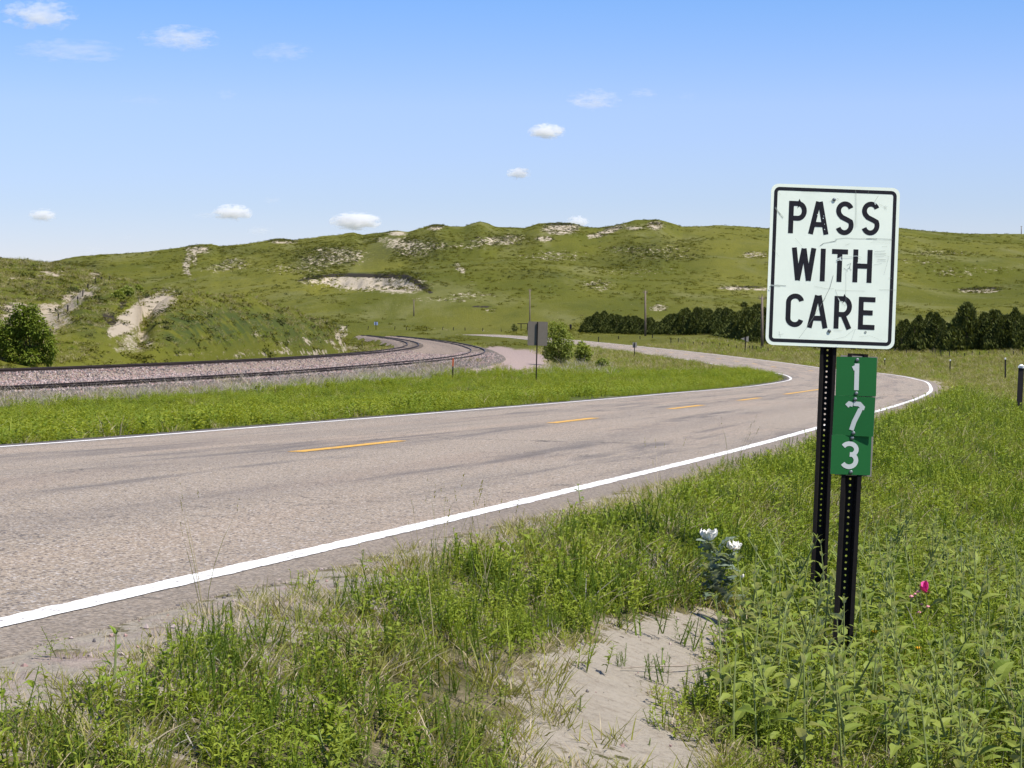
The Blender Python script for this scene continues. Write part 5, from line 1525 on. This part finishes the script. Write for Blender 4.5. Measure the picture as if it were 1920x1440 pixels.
# pink flower
g = hit(1738, 1195); u = g.y / F
pk = empty('pink_flower', g, label='bright pink flower with paler buds among the sunflower weeds', cat='flowering plant')
mb = MB(); c0 = Vector(((1736 - 1738) * u, 0, (1195 - 1112) * u)); mb.tube([(0, 0, 0), (.003, 0, c0.z * .5), c0], [.003, .0025, .002], 5)
PK = [petal_mesh('petal', M_PINK, 20 + i, 1, .8, .05) for i in range(2)]
for a, e_l, s_ in ((.2, 1.2, .056), (1.9, .9, .052), (3.3, .5, .046), (-1.5, -.2, .052), (-2.4, .3, .044)):
    obj('petal', PK[int(s_ * 1000) % 2], pk, c0, (0, -e_l, a), (s_, s_, s_))
for bx, by, s_ in ((1721, 1112, .010), (1715, 1116, .008), (1708, 1121, .011), (1727, 1135, .007), (1739, 1140, .010), (1722, 1151, .011)):
    p = Vector(((bx - 1738) * u, -.01, (1195 - by) * u)); mb.tube([Vector((c0.x * .6, 0, c0.z * .6)), p], [.0015, .0012], 4)
    m2 = MB(); m2.tube([p - Vector((s_, 0, 0)), p - Vector((s_ * .2, 0, -s_ * .3)), p + Vector((s_, 0, s_ * .3))], [s_ * .2, s_ * .75, s_ * .3], 7); obj('bud', m2.mesh('bud', [M_PINKP]), pk)
obj('stem', mb.mesh('stem', [M_STEM]), pk)
YP = petal_mesh('petal', M_YEL, 31, 1, .4, .04)
for x, y, base, lb in ((1461, 1096, 1150, 'small yellow flower left of the sign post'), (1722, 1219, 1300, 'small yellow flower low in the sunflower weeds'), (1832, 749, 765, 'pale yellow flower in the grass right of the road bend'), (1640, 1190, 1270, 'tiny yellow flower right of the mile-plate post')):
    g = hit(x, base); u = g.y / F; t = empty('yellow_flower', g, label=lb, cat='flower')
    c0 = Vector((0, 0, (base - y) * u)); mb = MB(); mb.tube([(0, 0, 0), c0 * .5 + Vector((.005, 0, 0)), c0], [.003, .0025, .002], 5); obj('stem', mb.mesh('stem', [M_STEM]), t)
    s_ = .016 if g.y < 20 else .05
    for k in range(7): obj('petal', YP, t, c0, (0, -.35, k * .9), (s_, s_, s_))
# dry twig on the sand
M_TWIG = plain('dry_twig', (.30, .25, .20), .9, .1, 0, .3, 20)
a_ = hit(1165, 1262); b_ = hit(1335, 1258)
t = empty('twig', a_, label='long pale dry twig lying across the bare sand', cat='twig')
v = b_ - a_; mb = MB(); mb.tube([(0, 0, .012), v * .3 + Vector((0, .01, .016)), v * .65 + Vector((0, -.01, .018)), v + Vector((0, 0, .03))], [.0018, .003, .0035, .0025], 5); obj('stick', mb.mesh('stick', [M_TWIG]), t)
mb = MB(); mb.tube([v * .45 + Vector((0, 0, .017)), v * .52 + Vector((0, .05, .03))], [.0022, .001], 4); obj('side_twig', mb.mesh('side_twig', [M_TWIG]), t)

# ------------------------------------------------------------------ clouds
def cloud_mat(name, dens, seed, wisp=False):
    n = NT(name)
    tc = n.n('ShaderNodeTexCoord').outputs['Object']
    ln = n.n('ShaderNodeVectorMath', operation='LENGTH'); n.put(ln.inputs[0], tc)
    off = n.n('ShaderNodeVectorMath', operation='ADD'); n.put(off.inputs[0], tc); off.inputs[1].default_value = (seed * 3.1, seed * 1.7, seed)
    ns = n.math('ADD', n.math('MULTIPLY', n.math('SUBTRACT', n.noise(off.outputs[0], 2.2 if wisp else 2.6, 7, .72), .5), 3.4 if wisp else 2.3), .40 if wisp else .5)
    sep = n.n('ShaderNodeSeparateXYZ'); n.put(sep.inputs[0], tc)
    body = n.math('SUBTRACT', n.math('ADD', ns, n.math('MULTIPLY', n.ramp(sep.outputs['Z'], -.75, -.35), .12)), n.math('MULTIPLY', ln.outputs['Value'], .62))
    d = n.math('MULTIPLY', n.ramp(body, .10, .34), dens)
    v = n.n('ShaderNodeVolumePrincipled'); n.put(v.inputs['Density'], d)
    v.inputs['Color'].default_value = (.99, .99, .99, 1); v.inputs['Anisotropy'].default_value = 0.0
    n.t.links.new(v.outputs[0], n.out.inputs['Volume'])
    return n.mat
def ico_mesh(mat):
    import bmesh
    bm = bmesh.new(); bmesh.ops.create_icosphere(bm, subdivisions=2, radius=1.0)
    me = bpy.data.meshes.new('cloud'); bm.to_mesh(me); bm.free(); me.materials.append(mat); return me
CL = [(75, 28, 78, 30, .9, 'broad ragged white cloud in the upper corner of the sky'), (338, 72, 82, 24, .55, 'long thin wispy cloud second from the upper corner'), (130, 96, 110, 22, .22, 'very faint wisp below the ragged corner cloud'), (530, 98, 60, 20, .25, 'faint wisp right of the long thin cloud'),
      (425, 178, 22, 12, .3, 'tiny faint cloud in the middle of the left sky'), (270, 188, 50, 10, .12, 'barely visible streak of cloud beside the tiny faint cloud'), (1113, 187, 56, 21, .6, 'flat thin cloud high above the ridge'), (1206, 175, 32, 10, .45, 'small flat wisp right of the flat thin cloud'),
      (1025, 247, 38, 16, .95, 'small bright puffy cloud below the flat thin cloud'), (973, 325, 25, 12, 1., 'tiny round puffy cloud above the middle of the ridge'), (80, 404, 28, 13, .95, 'small puffy cloud low over the left hills'), (436, 399, 40, 16, 1., 'puffy cloud with a wispy tail low over the ridge'), (390, 404, 34, 7, .4, 'wispy tail beside the puffy low cloud'),
      (667, 415, 52, 18, 1.1, 'largest low puffy cloud just above the ridge'), (510, 376, 20, 8, .5, 'little faint cloud above the two low puffy clouds'), (487, 433, 30, 9, .7, 'flat little cloud almost touching the ridge'), (237, 445, 16, 6, .4, 'speck of cloud over the left ridge'), (1083, 416, 23, 12, 1., 'puffy cloud half hidden behind the ridge top'), (1290, 181, 24, 9, .12, 'faint streak far right of the flat thin cloud'), (172, 469, 26, 8, .3, 'pale cloud resting on the left skyline')]
for i, (cx_, cy_, hw, hh, dn_, lb) in enumerate(CL):
    D = 6000.0; u = D / F
    wisp = dn_ < .85 or i == 0
    m_ = cloud_mat('cloud_vapour', (.014 if wisp else .060) * dn_, i + 1, wisp)
    o = obj('cloud', ico_mesh(m_), None, ((cx_ - 960) * u, D, CZ + (HY - cy_) * u), (0, 0, 0), (hw * u * 1.02, hw * u * .9, hh * u * 1.1), label=lb, cat='cloud', group='fair-weather clouds')

# small debris on the bare sand
M_CHIP = plain('bark_chip', (.10, .08, .065), .9, .1, 0, .4, 20)
ch = []
for i in range(4):
    q = random.Random(600 + i); mb = MB(); mb.tube([(0, 0, 0), (q.random(), q.gauss(0, .3), .1), (2 + q.random(), q.gauss(0, .5), .12)], [.12, .22, .08], 4)
    ch.append(mb.mesh('chip%d' % i, [M_CHIP if i % 2 else M_TWIG]))
C_CHIP = source_collection('chips', ch)
r = np.random.default_rng(77)
X, Y = sample(7.5, 13, lambda y: 55, 880, 1460, 27)
Z = terrain(X, Y); px, py = toimg(X, Y, Z); k = (blob(px, py, NEARSAND) > .25) & (r.random(len(X)) < .6)
X, Y, Z = X[k], Y[k], Z[k]; n_ = len(X); sc = .004 + .012 * r.random(n_) ** 2
scatter('sand_debris', np.stack([X, Y, Z + .002], -1), np.stack([r.normal(0, .1, n_), r.normal(0, .1, n_), r.random(n_) * 6.28], -1), np.stack([sc, sc, sc], -1), r.integers(0, 4, n_), C_CHIP, label='bits of bark and straw lying on the bare sand', cat='debris')
